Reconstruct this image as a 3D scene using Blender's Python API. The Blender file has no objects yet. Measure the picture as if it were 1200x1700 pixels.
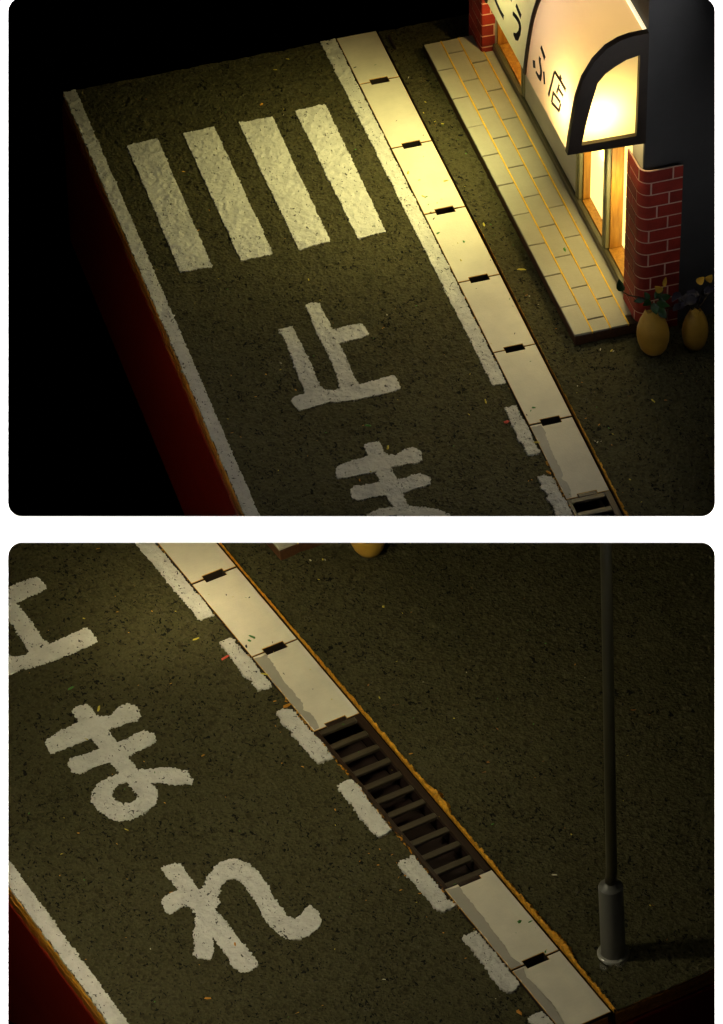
import bpy, bmesh, math, random
import numpy as np
from mathutils import Vector, Matrix
from mathutils.geometry import delaunay_2d_cdt

random.seed(11)
RNG = np.random.default_rng(5)
sc = bpy.context.scene
COL = sc.collection

# ------------------------------------------------------------------ camera, world, exposure
F_PX = 8700.0                       # focal length in pixels of a 1200 px wide picture (long macro lens)
R1 = np.array([[0.2909586, 0.95667389, -0.01087048], [0.6412677, -0.20343918, -0.7398569], [-0.71001326, 0.20829684, -0.67267644]])
T1 = np.array([-0.3135175, -4.5762458, 49.1137464])
R2 = np.array([[0.47513739, 0.87791896, -0.05918416], [0.53762811, -0.34289877, -0.77030932], [-0.69656333, 0.33418369, -0.63491793]])
T2 = np.array([-3.6747977, -2.1230135, 43.5334172])
DF = 43.0                           # distance from the camera to the front of the display case
SL = 1.275                          # the lower model is built a little larger than the upper one

def cam2world(y):
    return R1.T @ (np.asarray(y, float) - T1)

cam = bpy.data.objects.new('camera', bpy.data.cameras.new('camera'))
COL.objects.link(cam)
cm = Matrix.Identity(4)
for i in range(3):
    cm[i][0], cm[i][1], cm[i][2] = R1[0][i], -R1[1][i], -R1[2][i]
cw = cam2world((0, 0, 0))
cm[0][3], cm[1][3], cm[2][3] = cw
cam.matrix_world = cm
cam.data.sensor_fit = 'HORIZONTAL'
cam.data.sensor_width = 36.0
cam.data.lens = F_PX / 1200 * 36
cam.data.clip_start = 1.0
cam.data.clip_end = 400.0
sc.camera = cam

world = bpy.data.worlds.new('World')
sc.world = world
world.use_nodes = True
world.node_tree.nodes['Background'].inputs[0].default_value = (0.0, 0.0, 0.0, 1)
world.node_tree.nodes['Background'].inputs[1].default_value = 0.0
sc.view_settings.view_transform = 'Standard'
sc.view_settings.look = 'None'
sc.view_settings.exposure = 0.0
sc.view_settings.gamma = 1.0
sc.cycles.max_bounces = 6
sc.cycles.sample_clamp_indirect = 3.0

MU = Matrix.Identity(4)             # upper model: its axes are the world's (x along the gutter, y towards the shop)
ML = Matrix.Identity(4)
_r = R1.T @ R2
_t = R1.T @ (SL * T2 - T1)
for i in range(3):
    for j in range(3):
        ML[i][j] = SL * _r[i][j]
    ML[i][3] = _t[i]

def px(x, y, z):
    """a point of the case, given in case coordinates: across, down (both at the front) and depth"""
    return np.array([(x - 600) / F_PX * z, (y - 850) / F_PX * z, z])

def lamp(name, kind, loc, target, power, color, size=0.1, size_y=None, spread=None, spot=None, blend=1.0):
    L = bpy.data.lights.new(name, kind)
    L.energy = power
    L.color = color
    if kind == 'AREA':
        L.shape = 'RECTANGLE' if size_y else 'DISK'
        L.size = size
        if size_y:
            L.size_y = size_y
        if spread:
            L.spread = math.radians(spread)
    else:
        L.shadow_soft_size = size
    if kind == 'SPOT':
        L.spot_size = math.radians(spot)
        L.spot_blend = blend
    o = bpy.data.objects.new(name, L)
    COL.objects.link(o)
    o.location = loc
    if target is not None:
        d = Vector(target) - Vector(loc)
        o.rotation_euler = d.to_track_quat('-Z', 'Y').to_euler()
    return o

def inL(p):
    return ML @ Vector(p)

WARM = (1.0, 0.80, 0.40)
FRONT_W = 24500
# two added strip lights that whiten the case front from left and right
for sx in (-1, 1):
    o = lamp('added_front_strip', 'AREA', cam2world((sx * 12.0, 0.8, DF - 0.5)), cam2world((0, 0.8, DF - 0.05)),
             FRONT_W, (1, 0.98, 0.95), 0.25, 12.0)
    ax = Vector(cam2world((sx * 12.0, 0.8, DF - 0.5))); tg = Vector(cam2world((0, 0.8, DF - 0.05)))
    zz = -(tg - ax).normalized(); yy = Vector(R1.T @ np.array([0, 1.0, 0])); xx = yy.cross(zz).normalized(); yy = zz.cross(xx)
    o.matrix_world = Matrix(((xx[0], yy[0], zz[0], ax[0]), (xx[1], yy[1], zz[1], ax[1]), (xx[2], yy[2], zz[2], ax[2]), (0, 0, 0, 1)))
# the light under the awning that falls on the gutter and the crossing
lamp('awning_spot', 'SPOT', (2.50, 0.64, 2.00), (2.35, -0.26, 0), 325, (1.0, 0.895, 0.34), 0.06, spot=98, blend=1.0)
lamp('awning_spot', 'SPOT', (4.10, 0.64, 2.00), (5.10, -0.8, 0), 48, (1.0, 0.91, 0.56), 0.06, spot=115, blend=1.0)  # added second spot that brightens the nearer covers and road lettering
# bulbs inside the awning and the shop
lamp('awning_bulb', 'POINT', (4.84, 0.90, 2.44), None, 27, (1.0, 0.74, 0.28), 0.06)
lamp('awning_bulb', 'POINT', (4.15, 1.15, 2.75), None, 6, (1.0, 0.78, 0.62), 0.06)
lamp('awning_bulb', 'POINT', (3.15, 1.05, 2.60), None, 14, (1.0, 0.90, 0.46), 0.06)
lamp('awning_bulb', 'POINT', (1.6, 1.05, 2.60), None, 14, (1.0, 0.90, 0.46), 0.06)
# bulb behind a paper screen, and small added point lights that brighten the doorways
lamp('shop_bulb', 'POINT', (1.45, 1.74, 0.6), None, 70, (1.0, 0.70, 0.22), 0.05)
lamp('doorway_fill', 'POINT', (3.76, 1.332, 0.95), None, 10, (1.0, 0.80, 0.34), 0.03)
lamp('doorway_fill', 'POINT', (4.47, 1.335, 0.95), None, 11, (1.0, 0.80, 0.34), 0.03)
lamp('doorway_fill', 'POINT', (1.40, 1.335, 0.95), None, 13, (1.0, 0.74, 0.26), 0.03)
# weak fill in the upper compartment, from behind the front board
lamp('case_fill_lamp', 'AREA', cam2world(px(250, -160, 44.0)), (5.2, -1.2, 0), 6, (1.0, 0.97, 0.92), 1.0)
lamp('case_side_fill', 'AREA', cam2world(px(1330, 420, 43.7)), (5.3, 2.0, 1.4), 2.2, (1.0, 0.97, 0.92), 0.6)  # added fill that brightens the gable wall, pillar and jars
# key of the lower compartment, behind the left border, and added warm fills under the shelf
lamp('case_key_lamp', 'AREA', cam2world(px(-110, 930, 43.7)), inL((7.6, -0.4, 0)), 126, (1.0, 0.91, 0.60), 0.5)
lamp('shelf_fill', 'AREA', cam2world(px(270, 892, 49.8)), inL((5.0, -0.1, 0)), 14, (1.0, 0.84, 0.46), 0.06)
lamp('shelf_fill', 'AREA', cam2world(px(560, 892, 47.0)), inL((6.4, 0.4, 0)), 22, (1.0, 0.88, 0.52), 0.06)
# added hidden fills that brighten the red base boards
lamp('base_fill', 'AREA', cam2world(px(-200, 640, 44.2)), (4.6, -2.65, -0.8), 11, (1.0, 0.80, 0.55), 0.5)
lamp('base_fill', 'AREA', cam2world(px(-200, 1500, 44.2)), inL((8.8, -2.65, -0.5)), 24, (1.0, 0.80, 0.55), 0.4)
lamp('base_fill', 'AREA', cam2world(px(900, 1785, 43.9)), inL((10.65, 1.2, -0.3)), 1.6, (1.0, 0.82, 0.6), 0.3)

# ------------------------------------------------------------------ materials
def node_mat(name):
    m = bpy.data.materials.new(name)
    m.use_nodes = True
    nt = m.node_tree
    return m, nt, nt.nodes['Principled BSDF']

def add(nt, typ, **kw):
    n = nt.nodes.new(typ)
    for k, v in kw.items():
        setattr(n, k, v)
    return n

def ramp(nt, fac, stops):
    r = add(nt, 'ShaderNodeValToRGB')
    e = r.color_ramp.elements
    while len(e) < len(stops):
        e.new(0.5)
    for el, (p, c) in zip(e, stops):
        el.position = p
        el.color = (*c, 1) if len(c) == 3 else c
    nt.links.new(fac, r.inputs[0])
    return r.outputs[0]

def mixc(nt, fac, a, b):
    n = add(nt, 'ShaderNodeMix', data_type='RGBA')
    if hasattr(fac, 'links') or not isinstance(fac, (int, float)):
        nt.links.new(fac, n.inputs[0])
    else:
        n.inputs[0].default_value = fac
    for i, c in ((6, a), (7, b)):
        if isinstance(c, tuple):
            n.inputs[i].default_value = (*c, 1)
        else:
            nt.links.new(c, n.inputs[i])
    return n.outputs[2]

def coords(nt, scale=(1, 1, 1), rot=(0, 0, 0)):
    tc = add(nt, 'ShaderNodeTexCoord')
    mp = add(nt, 'ShaderNodeMapping')
    mp.inputs['Scale'].default_value = scale
    mp.inputs['Rotation'].default_value = rot
    nt.links.new(tc.outputs['Object'], mp.inputs[0])
    return mp.outputs[0]

def noise(nt, vec, scale, detail=4, rough=0.6):
    n = add(nt, 'ShaderNodeTexNoise')
    n.inputs['Scale'].default_value = scale
    n.inputs['Detail'].default_value = detail
    n.inputs['Roughness'].default_value = rough
    nt.links.new(vec, n.inputs['Vector'])
    return n.outputs['Fac']

def voro(nt, vec, scale, rnd=1.0):
    n = add(nt, 'ShaderNodeTexVoronoi')
    n.inputs['Scale'].default_value = scale
    n.inputs['Randomness'].default_value = rnd
    nt.links.new(vec, n.inputs['Vector'])
    return n

def math_(nt, op, a, b=None):
    n = add(nt, 'ShaderNodeMath', operation=op)
    for i, v in enumerate((a, b)):
        if v is None:
            continue
        if isinstance(v, (int, float)):
            n.inputs[i].default_value = v
        else:
            nt.links.new(v, n.inputs[i])
    return n.outputs[0]

def bump(nt, bsdf, h, strength, dist):
    b = add(nt, 'ShaderNodeBump')
    b.inputs['Strength'].default_value = strength
    b.inputs['Distance'].default_value = dist
    nt.links.new(h, b.inputs['Height'])
    nt.links.new(b.outputs[0], bsdf.inputs['Normal'])

def flecks(nt, scale, thr, patch=2.5, cover=0.5, seed=0.0):
    """short curled chips: the dark ends of a warped, fine noise, gathered in loose patches"""
    v = coords(nt, (1, 1, 1), (0, 0, seed))
    n = add(nt, 'ShaderNodeTexNoise')
    n.inputs['Scale'].default_value = scale
    n.inputs['Detail'].default_value = 1.5
    n.inputs['Roughness'].default_value = 0.5
    n.inputs['Distortion'].default_value = 2.2
    nt.links.new(v, n.inputs['Vector'])
    v2 = coords(nt, (1, 1.9, 1), (0, 0, 0.8 + seed))
    n2 = add(nt, 'ShaderNodeTexNoise')
    n2.inputs['Scale'].default_value = scale * 1.5
    n2.inputs['Detail'].default_value = 1.0
    n2.inputs['Distortion'].default_value = 1.4
    nt.links.new(v2, n2.inputs['Vector'])
    both = math_(nt, 'ADD', math_(nt, 'MULTIPLY', n.outputs['Fac'], 0.5), math_(nt, 'MULTIPLY', n2.outputs['Fac'], 0.5))
    area = noise(nt, v, patch, 3, 0.6)
    lim = math_(nt, 'ADD', math_(nt, 'MULTIPLY', math_(nt, 'SUBTRACT', area, 0.5), cover * 0.25), thr)
    d = math_(nt, 'SUBTRACT', lim, both)
    return math_(nt, 'MULTIPLY', math_(nt, 'GREATER_THAN', d, 0.0), math_(nt, 'MINIMUM', math_(nt, 'MULTIPLY', d, 200.0), 1.0))

def make_asphalt():
    m, nt, b = node_mat('rough_asphalt')
    v = coords(nt)
    big = noise(nt, v, 1.6, 5, 0.65)
    c1 = ramp(nt, big, [(0.3, (0.034, 0.035, 0.0125)), (0.5, (0.047, 0.0475, 0.0175)), (0.72, (0.067, 0.067, 0.031))])
    warm = ramp(nt, noise(nt, v, 3.3, 4, 0.6), [(0.42, (0, 0, 0)), (0.66, (0.6, 0.6, 0.6))])
    c1 = mixc(nt, warm, c1, (0.056, 0.050, 0.018))
    stone = ramp(nt, noise(nt, v, 13, 3, 0.6), [(0.60, (0, 0, 0)), (0.70, (0.7, 0.7, 0.7))])
    c1 = mixc(nt, stone, c1, (0.095, 0.088, 0.060))
    fine = noise(nt, v, 46, 4, 0.7)
    c2 = mixc(nt, ramp(nt, fine, [(0.35, (0, 0, 0)), (0.7, (1, 1, 1))]), c1, (0.092, 0.080, 0.040))
    gr = voro(nt, v, 36)
    sep = add(nt, 'ShaderNodeSeparateColor')
    nt.links.new(gr.outputs['Color'], sep.inputs[0])
    c3 = mixc(nt, ramp(nt, sep.outputs[0], [(0.0, (0.75, 0.75, 0.75)), (0.25, (0, 0, 0)), (0.93, (0, 0, 0)), (1.0, (0.5, 0.5, 0.5))]), c2, (0.028, 0.024, 0.010))
    fl = flecks(nt, 14, 0.398, 2.0, 0.7)
    c4 = mixc(nt, fl, c3, (0.006, 0.006, 0.004))
    nt.links.new(c4, b.inputs['Base Color'])
    b.inputs['Roughness'].default_value = 0.75
    b.inputs['Specular IOR Level'].default_value = 0.12
    h = math_(nt, 'ADD', noise(nt, v, 30, 5, 0.7), math_(nt, 'MULTIPLY', fl, -0.9))
    h = math_(nt, 'ADD', h, math_(nt, 'MULTIPLY', gr.outputs['Distance'], 0.5))
    bump(nt, b, h, 0.9, 0.024)
    return m

def make_paint(name, col, thr=0.368):
    m, nt, b = node_mat(name)
    v = coords(nt)
    big = noise(nt, v, 5, 5, 0.7)
    c1 = ramp(nt, big, [(0.3, tuple(x * 0.80 for x in col)), (0.6, col), (0.8, tuple(min(1, x * 1.1) for x in col))])
    fl = flecks(nt, 16, thr, 2.5, 0.6, 0.4)
    thin = ramp(nt, noise(nt, v, 22, 6, 0.75), [(0.30, (0.6, 0.6, 0.6)), (0.42, (0, 0, 0))])
    c2 = mixc(nt, thin, c1, (0.30, 0.28, 0.20))
    c3 = mixc(nt, fl, c2, (0.02, 0.018, 0.010))
    nt.links.new(c3, b.inputs['Base Color'])
    b.inputs['Roughness'].default_value = 0.45
    dab = voro(nt, v, 15)
    h = math_(nt, 'ADD', noise(nt, v, 22, 6, 0.75), math_(nt, 'MULTIPLY', fl, -0.8))
    h = math_(nt, 'ADD', h, math_(nt, 'MULTIPLY', dab.outputs['Distance'], 0.7))
    bump(nt, b, h, 0.75, 0.022)
    return m

def make_plain(name, col, rough=0.6, var=0.15, scale=6, bumps=0.15, bscale=40, spec=0.4, metal=0.0, coat=0.0):
    m, nt, b = node_mat(name)
    v = coords(nt)
    f = noise(nt, v, scale, 5, 0.65)
    c = ramp(nt, f, [(0.3, tuple(x * (1 - var) for x in col)), (0.7, tuple(min(1, x * (1 + var)) for x in col))])
    nt.links.new(c, b.inputs['Base Color'])
    b.inputs['Roughness'].default_value = rough
    b.inputs['Specular IOR Level'].default_value = spec
    b.inputs['Metallic'].default_value = metal
    b.inputs['Coat Weight'].default_value = coat
    if bumps:
        bump(nt, b, noise(nt, v, bscale, 4, 0.65), bumps, 0.01)
    return m

def make_wood(name, a, c, along=(3, 40, 40), rough=0.5, bumps=0.2):
    m, nt, b = node_mat(name)
    v = coords(nt, along)
    f = noise(nt, v, 1.0, 6, 0.7)
    nt.links.new(ramp(nt, f, [(0.3, a), (0.7, c)]), b.inputs['Base Color'])
    b.inputs['Roughness'].default_value = rough
    bump(nt, b, f, bumps, 0.01)
    return m

def make_card(name, col, spot=(0.32, 0.27, 0.14)):
    """off-white card of the gutter covers: faint grain, a few specks"""
    m, nt, b = node_mat(name)
    v = coords(nt)
    f = noise(nt, v, 3.0, 5, 0.6)
    g = noise(nt, coords(nt, (90, 14, 14)), 1.0, 3, 0.6)
    c = ramp(nt, f, [(0.3, tuple(x * 0.82 for x in col)), (0.7, col)])
    c = mixc(nt, ramp(nt, g, [(0.45, (0, 0, 0)), (0.8, (0.22, 0.22, 0.22))]), c, tuple(x * 0.7 for x in col))
    fl = flecks(nt, 14, 0.245, 2.0, 0.3, 0.9)
    c = mixc(nt, fl, c, spot)
    nt.links.new(c, b.inputs['Base Color'])
    b.inputs['Roughness'].default_value = 0.6
    h = math_(nt, 'ADD', noise(nt, v, 55, 4, 0.7), math_(nt, 'MULTIPLY', noise(nt, v, 9, 3, 0.6), 0.8))
    bump(nt, b, h, 0.16, 0.015)
    return m

def make_sheet(name, col, trans=0.75):
    m, nt, b = node_mat(name)
    v = coords(nt)
    f = noise(nt, v, 1.3, 4, 0.6)
    c = ramp(nt, f, [(0.3, tuple(x * 0.96 for x in col)), (0.7, col)])
    nt.links.new(c, b.inputs['Base Color'])
    b.inputs['Roughness'].default_value = 0.45
    t = add(nt, 'ShaderNodeBsdfTranslucent')
    nt.links.new(c, t.inputs['Color'])
    mx = add(nt, 'ShaderNodeMixShader')
    mx.inputs[0].default_value = trans
    nt.links.new(b.outputs[0], mx.inputs[1])
    nt.links.new(t.outputs[0], mx.inputs[2])
    nt.links.new(mx.outputs[0], nt.nodes['Material Output'].inputs['Surface'])
    return m

def make_emit(name, col, strength):
    m, nt, b = node_mat(name)
    b.inputs['Base Color'].default_value = (*col, 1)
    b.inputs['Emission Color'].default_value = (*col, 1)
    b.inputs['Emission Strength'].default_value = strength
    return m

M = {}
M['asphalt'] = make_asphalt()
M['paint'] = make_paint('white_road_paint', (0.72, 0.71, 0.66))
M['card'] = make_card('gutter_card', (0.80, 0.745, 0.60))
M['grey_wash'] = make_plain('grey_wash', (0.37, 0.345, 0.285), 0.6, 0.08, 4, 0.15, 50)
M['burnt'] = make_plain('burnt_card_edge', (0.015, 0.008, 0.003), 0.8, 0.3, 8, 0.2)
M['burnt_bright'] = make_plain('golden_card_edge', (0.50, 0.26, 0.03), 0.6, 0.35, 9, 0.2)
M['channel'] = make_plain('dark_channel', (0.016, 0.005, 0.003), 0.8, 0.3)
M['grate_rail'] = make_wood('dark_grate_rail', (0.018, 0.010, 0.006), (0.045, 0.027, 0.015), (4, 30, 30), 0.35, 0.3)
M['grate'] = make_wood('brown_grate', (0.042, 0.032, 0.020), (0.092, 0.073, 0.046), (30, 4, 30), 0.35, 0.3)
M['edge_wood'] = make_plain('splintered_edge_wood', (0.66, 0.31, 0.016), 0.6, 0.5, 26, 1.0, 70)
M['ply'] = make_wood('orange_ply', (0.45, 0.19, 0.010), (0.95, 0.50, 0.05), (2.5, 40, 60), 0.4, 0.4)
M['ply_dark'] = make_wood('dark_ply', (0.10, 0.034, 0.004), (0.50, 0.20, 0.02), (2.5, 40, 60), 0.4, 0.4)
M['red_wood'] = make_wood('dark_red_lacquer', (0.14, 0.007, 0.0035), (0.20, 0.016, 0.006), (1.2, 20, 9), 0.30, 0.15)
M['porch'] = make_card('porch_paver_card', (0.43, 0.41, 0.32), (0.30, 0.27, 0.18))
M['joint'] = make_plain('golden_joint', (0.92, 0.54, 0.05), 0.5, 0.25, 9, 0.3)  # orange joint wood, brightened as if shop light caught its edges
M['bed'] = make_plain('brown_joint_bed', (0.03, 0.015, 0.004), 0.7, 0.3, 9, 0.2)
M['porch_edge'] = make_wood('porch_edge_brown', (0.045, 0.018, 0.008), (0.11, 0.045, 0.015), (3, 30, 30), 0.55, 0.2)
M['white_wall'] = make_plain('white_shop_wall', (0.60, 0.58, 0.52), 0.6, 0.06, 3, 0.1, 30)
M['dark_wall'] = make_plain('charcoal_shop_wall', (0.055, 0.056, 0.060), 0.7, 0.10, 2.5, 0.15, 30)
M['olive'] = make_wood('olive_frame', (0.13, 0.125, 0.06), (0.24, 0.23, 0.13), (40, 40, 3), 0.45, 0.2)
M['rail'] = make_wood('dark_rail', (0.05, 0.045, 0.025), (0.13, 0.12, 0.07), (3, 40, 40), 0.4, 0.2)
M['door_wood'] = make_wood('orange_door_wood', (0.30, 0.12, 0.012), (0.62, 0.31, 0.05), (30, 30, 3), 0.45, 0.2)
M['cream'] = make_plain('cream_interior', (0.86, 0.78, 0.56), 0.6, 0.05, 2, 0.1)
M['black_frame'] = make_plain('black_awning_frame', (0.020, 0.012, 0.007), 0.45, 0.3, 6, 0.2, 30)
M['brown_rib'] = make_plain('brown_awning_rib', (0.07, 0.04, 0.02), 0.5, 0.3, 6, 0.2, 30)
M['ink'] = make_plain('black_ink', (0.006, 0.004, 0.006), 0.6, 0.1, 6, 0)
M['sheet_a'] = make_sheet('yellow_white_awning_sheet', (0.90, 0.86, 0.55))
M['sheet_b'] = make_sheet('pink_white_awning_sheet', (0.93, 0.73, 0.55))
M['cap_sheet'] = make_sheet('frosted_cap_panel', (0.98, 0.84, 0.50), 0.85)
M['strip'] = make_emit('light_leak_glow', (1.0, 0.86, 0.55), 1.1)  # glow put in for light leaking along the awning's top edge
M['lit_paper'] = make_emit('lit_paper_screen', (1.0, 0.80, 0.27), 1.45)
M['mortar'] = make_plain('pale_pink_mortar', (0.72, 0.50, 0.40), 0.8, 0.15, 12, 0.3)
M['brick'] = make_plain('red_brick', (0.33, 0.026, 0.014), 0.65, 0.25, 5, 0.35, 60)
M['brick_dark'] = make_plain('deep_red_brick', (0.24, 0.018, 0.011), 0.65, 0.25, 5, 0.35, 60)
M['jar'] = make_plain('ochre_glaze', (0.56, 0.33, 0.05), 0.32, 0.12, 7, 0.12, 22, 0.5)
M['leaf'] = make_plain('green_leaf', (0.014, 0.048, 0.010), 0.25, 0.35, 9, 0.2, 40)
M['leaf_navy'] = make_plain('navy_leaf', (0.007, 0.007, 0.022), 0.5, 0.35, 9, 0.2, 40)
M['petal'] = make_plain('ochre_petal', (0.50, 0.30, 0.03), 0.5, 0.3, 9, 0.2, 40)
M['stem'] = make_plain('dark_stem', (0.035, 0.025, 0.012), 0.6, 0.3)
M['post'] = make_plain('olive_brown_post', (0.034, 0.030, 0.012), 0.5, 0.15, 4, 0.05, 30, 0.25)
M['post_base'] = make_plain('grey_post_base', (0.10, 0.10, 0.082), 0.42, 0.10, 4, 0.10, 30, 0.5)
M['post_ring'] = make_plain('pale_post_ring', (0.30, 0.30, 0.26), 0.25, 0.15, 8, 0.2, 30, 0.6)
M['case_white'] = make_plain('white_case_board', (0.86, 0.86, 0.86), 0.6, 0.01, 2, 0.0)
M['velvet'] = make_plain('black_velvet', (0.0012, 0.0012, 0.0012), 1.0, 0.1, 6, 0.0, 40, 0.0)
def make_glue():
    m, nt, b = node_mat('clear_glue')
    b.inputs['Base Color'].default_value = (0.8, 0.78, 0.66, 1)
    b.inputs['Roughness'].default_value = 0.06
    b.inputs['Transmission Weight'].default_value = 0.8
    b.inputs['IOR'].default_value = 1.45
    bump(nt, b, noise(nt, coords(nt), 30, 3, 0.6), 0.7, 0.02)
    return m
M['glue'] = make_glue()
CRUMB = [make_plain('crumb_' + n, c, 0.6, 0.2, 20, 0.2) for n, c in (('green', (0.06, 0.20, 0.03)), ('yellow', (0.55, 0.46, 0.06)),
         ('orange', (0.60, 0.26, 0.02)), ('red', (0.70, 0.09, 0.06)), ('dark', (0.012, 0.010, 0.006)), ('pale', (0.60, 0.56, 0.44)))]

# ------------------------------------------------------------------ building helpers
PY_TOP = (870 - 850) / F_PX * DF        # upper face of the shelf, in case coordinates
PY_LOW = (888 - 850) / F_PX * DF        # its lower face
PY_CEIL = (-255 - 850) / F_PX * DF
PY_FLOOR = (1825 - 850) / F_PX * DF
class Model:
    """one of the two street models: its placing and where the walls of its compartment cut it off"""
    def __init__(s, mat, R, T, k, lo, hi):
        s.mat, s.R, s.T, s.k = mat, R, T, k
        s.planes = []                    # (point, normal) in model space, keep the side the normal points away from
        for row, val, sign in ((1, hi, 1), (1, lo, -1), (0, 4.3, 1), (0, -4.3, -1), (2, 53.8, 1)):
            n = R[row] * sign
            c = val * sign / k - T[row] * sign
            s.planes.append((Vector(n * c), Vector(n)))
    def inside(s, P):
        """numpy points inside the compartment"""
        ok = np.ones(len(P), bool)
        for co, no in s.planes:
            ok &= (P - np.array(co)) @ np.array(no) < 0
        return ok
UP = Model(MU, R1, T1, 1.0, PY_CEIL, PY_TOP)
LO = Model(ML, R2, T2, SL, PY_LOW, PY_FLOOR)

def tagit(o, label=None, cat=None, group=None, kind=None):
    for k, v in (('label', label), ('category', cat), ('group', group), ('kind', kind)):
        if v:
            o[k] = v
    return o

def thing(name, mdl, base, label, cat, group=None, kind=None):
    o = bpy.data.objects.new(name, None)
    COL.objects.link(o)
    o.empty_display_size = 0.1
    o.matrix_world = mdl.mat @ Matrix.Translation(Vector(base))
    o['base'] = [float(x) for x in base]
    return tagit(o, label, cat, group, kind)

def link_bm(name, bm, mats, mdl, base=(0, 0, 0), parent=None, smooth=False, clip=True, mesh_only=False):
    if clip:
        for co, no in mdl.planes:
            far = [v for v in bm.verts if (v.co - co).dot(no) > 0]
            if far:
                bmesh.ops.bisect_plane(bm, geom=bm.verts[:] + bm.edges[:] + bm.faces[:], plane_co=co, plane_no=no, clear_outer=True)
    if not bm.faces:
        bm.free()
        return None
    bmesh.ops.translate(bm, verts=bm.verts, vec=-Vector(base))
    me = bpy.data.meshes.new(name)
    bm.normal_update()
    bm.to_mesh(me)
    bm.free()
    for m in (mats if isinstance(mats, (list, tuple)) else [mats]):
        me.materials.append(m)
    if smooth:
        for p in me.polygons:
            p.use_smooth = True
    o = bpy.data.objects.new(name, me)
    COL.objects.link(o)
    if parent is not None:
        o.parent = parent
    else:
        o.matrix_world = mdl.mat @ Matrix.Translation(Vector(base))
    return o

def bx(bm, lo, hi, bev=0.0, mi=0, top_mi=None):
    v = [bm.verts.new((x, y, z)) for z in (lo[2], hi[2]) for y in (lo[1], hi[1]) for x in (lo[0], hi[0])]
    fs = [(0, 2, 3, 1), (4, 5, 7, 6), (0, 1, 5, 4), (2, 6, 7, 3), (0, 4, 6, 2), (1, 3, 7, 5)]
    faces = []
    for i, f in enumerate(fs):
        fc = bm.faces.new([v[k] for k in f])
        fc.material_index = mi if not (i == 1 and top_mi is not None) else top_mi
        faces.append(fc)
    if bev:
        es = list({e for f in faces for e in f.edges})
        bmesh.ops.bevel(bm, geom=es, offset=bev, segments=1, affect='EDGES', profile=0.5)

def box_obj(name, lo, hi, mat, mdl, base=(0, 0, 0), parent=None, bev=0.004):
    bm = bmesh.new()
    bx(bm, lo, hi, bev)
    return link_bm(name, bm, mat, mdl, base, parent)

def prism(bm, pts, axis, a, b, mi=0):
    """extrude a 2-D outline along axis 'x' (points are y, z) or 'z' (points are x, y)"""
    f = (lambda p, t: (t, p[0], p[1])) if axis == 'x' else (lambda p, t: (p[0], p[1], t))
    A = [bm.verts.new(f(p, a)) for p in pts]
    B = [bm.verts.new(f(p, b)) for p in pts]
    n = len(pts)
    for i in range(n):
        bm.faces.new((A[i], A[(i + 1) % n], B[(i + 1) % n], B[i])).material_index = mi
    for ring in (A[::-1], B):
        bm.faces.new(ring).material_index = mi
    bmesh.ops.recalc_face_normals(bm, faces=bm.faces)

def tube(bm, path, rad, seg=10, cap=True):
    rings = []
    n = len(path)
    for i, p in enumerate(path):
        p = Vector(p)
        t = (Vector(path[min(i + 1, n - 1)]) - Vector(path[max(i - 1, 0)])).normalized()
        a = t.orthogonal().normalized() if not rings else (pa - t * pa.dot(t)).normalized()
        pa = a
        b = t.cross(a)
        r = rad[i] if isinstance(rad, (list, tuple)) else rad
        rings.append([bm.verts.new(p + a * r * math.cos(k * 2 * math.pi / seg) + b * r * math.sin(k * 2 * math.pi / seg)) for k in range(seg)])
    for A, B in zip(rings, rings[1:]):
        for k in range(seg):
            bm.faces.new((A[k], A[(k + 1) % seg], B[(k + 1) % seg], B[k]))
    if cap:
        bm.faces.new(rings[0][::-1])
        bm.faces.new(rings[-1])

def vnoise(X, Y, cell, seed):
    g = np.random.default_rng(seed).random((257, 257))
    x, y = X / cell, Y / cell
    xi, yi = np.floor(x).astype(int), np.floor(y).astype(int)
    fx, fy = x - xi, y - yi
    fx, fy = fx * fx * (3 - 2 * fx), fy * fy * (3 - 2 * fy)
    a, b = g[xi % 256, yi % 256], g[(xi + 1) % 256, yi % 256]
    c, d = g[xi % 256, (yi + 1) % 256], g[(xi + 1) % 256, (yi + 1) % 256]
    return (a * (1 - fx) + b * fx) * (1 - fy) + (c * (1 - fx) + d * fx) * fy - 0.5

def densify(poly, step, jit):
    """outline with points every `step`, pushed in and out a little so that it looks torn"""
    out = []
    n = len(poly)
    for i in range(n):
        a, b = Vector(poly[i]), Vector(poly[(i + 1) % n])
        k = max(1, int((b - a).length / step))
        nrm = Vector((-(b - a).y, (b - a).x))
        nrm = nrm.normalized() if nrm.length else nrm
        for j in range(k):
            p = a.lerp(b, j / k)
            q = a.lerp(b, j / k)
            d = random.gauss(0, jit) + 2.6 * jit * float(vnoise(np.array([q.x + 7.0]), np.array([q.y + 9.0]), 0.075, 77)[0])
            if random.random() < 0.06:
                d += random.choice((-1, 1)) * jit * 2.2
            out.append(p + nrm * d)
    return out

def point_in(p, poly):
    c = False
    for i in range(len(poly)):
        a, b = poly[i], poly[i - 1]
        if (a[1] > p[1]) != (b[1] > p[1]) and p[0] < (b[0] - a[0]) * (p[1] - a[1]) / (b[1] - a[1]) + a[0]:
            c = not c
    return c

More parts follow.
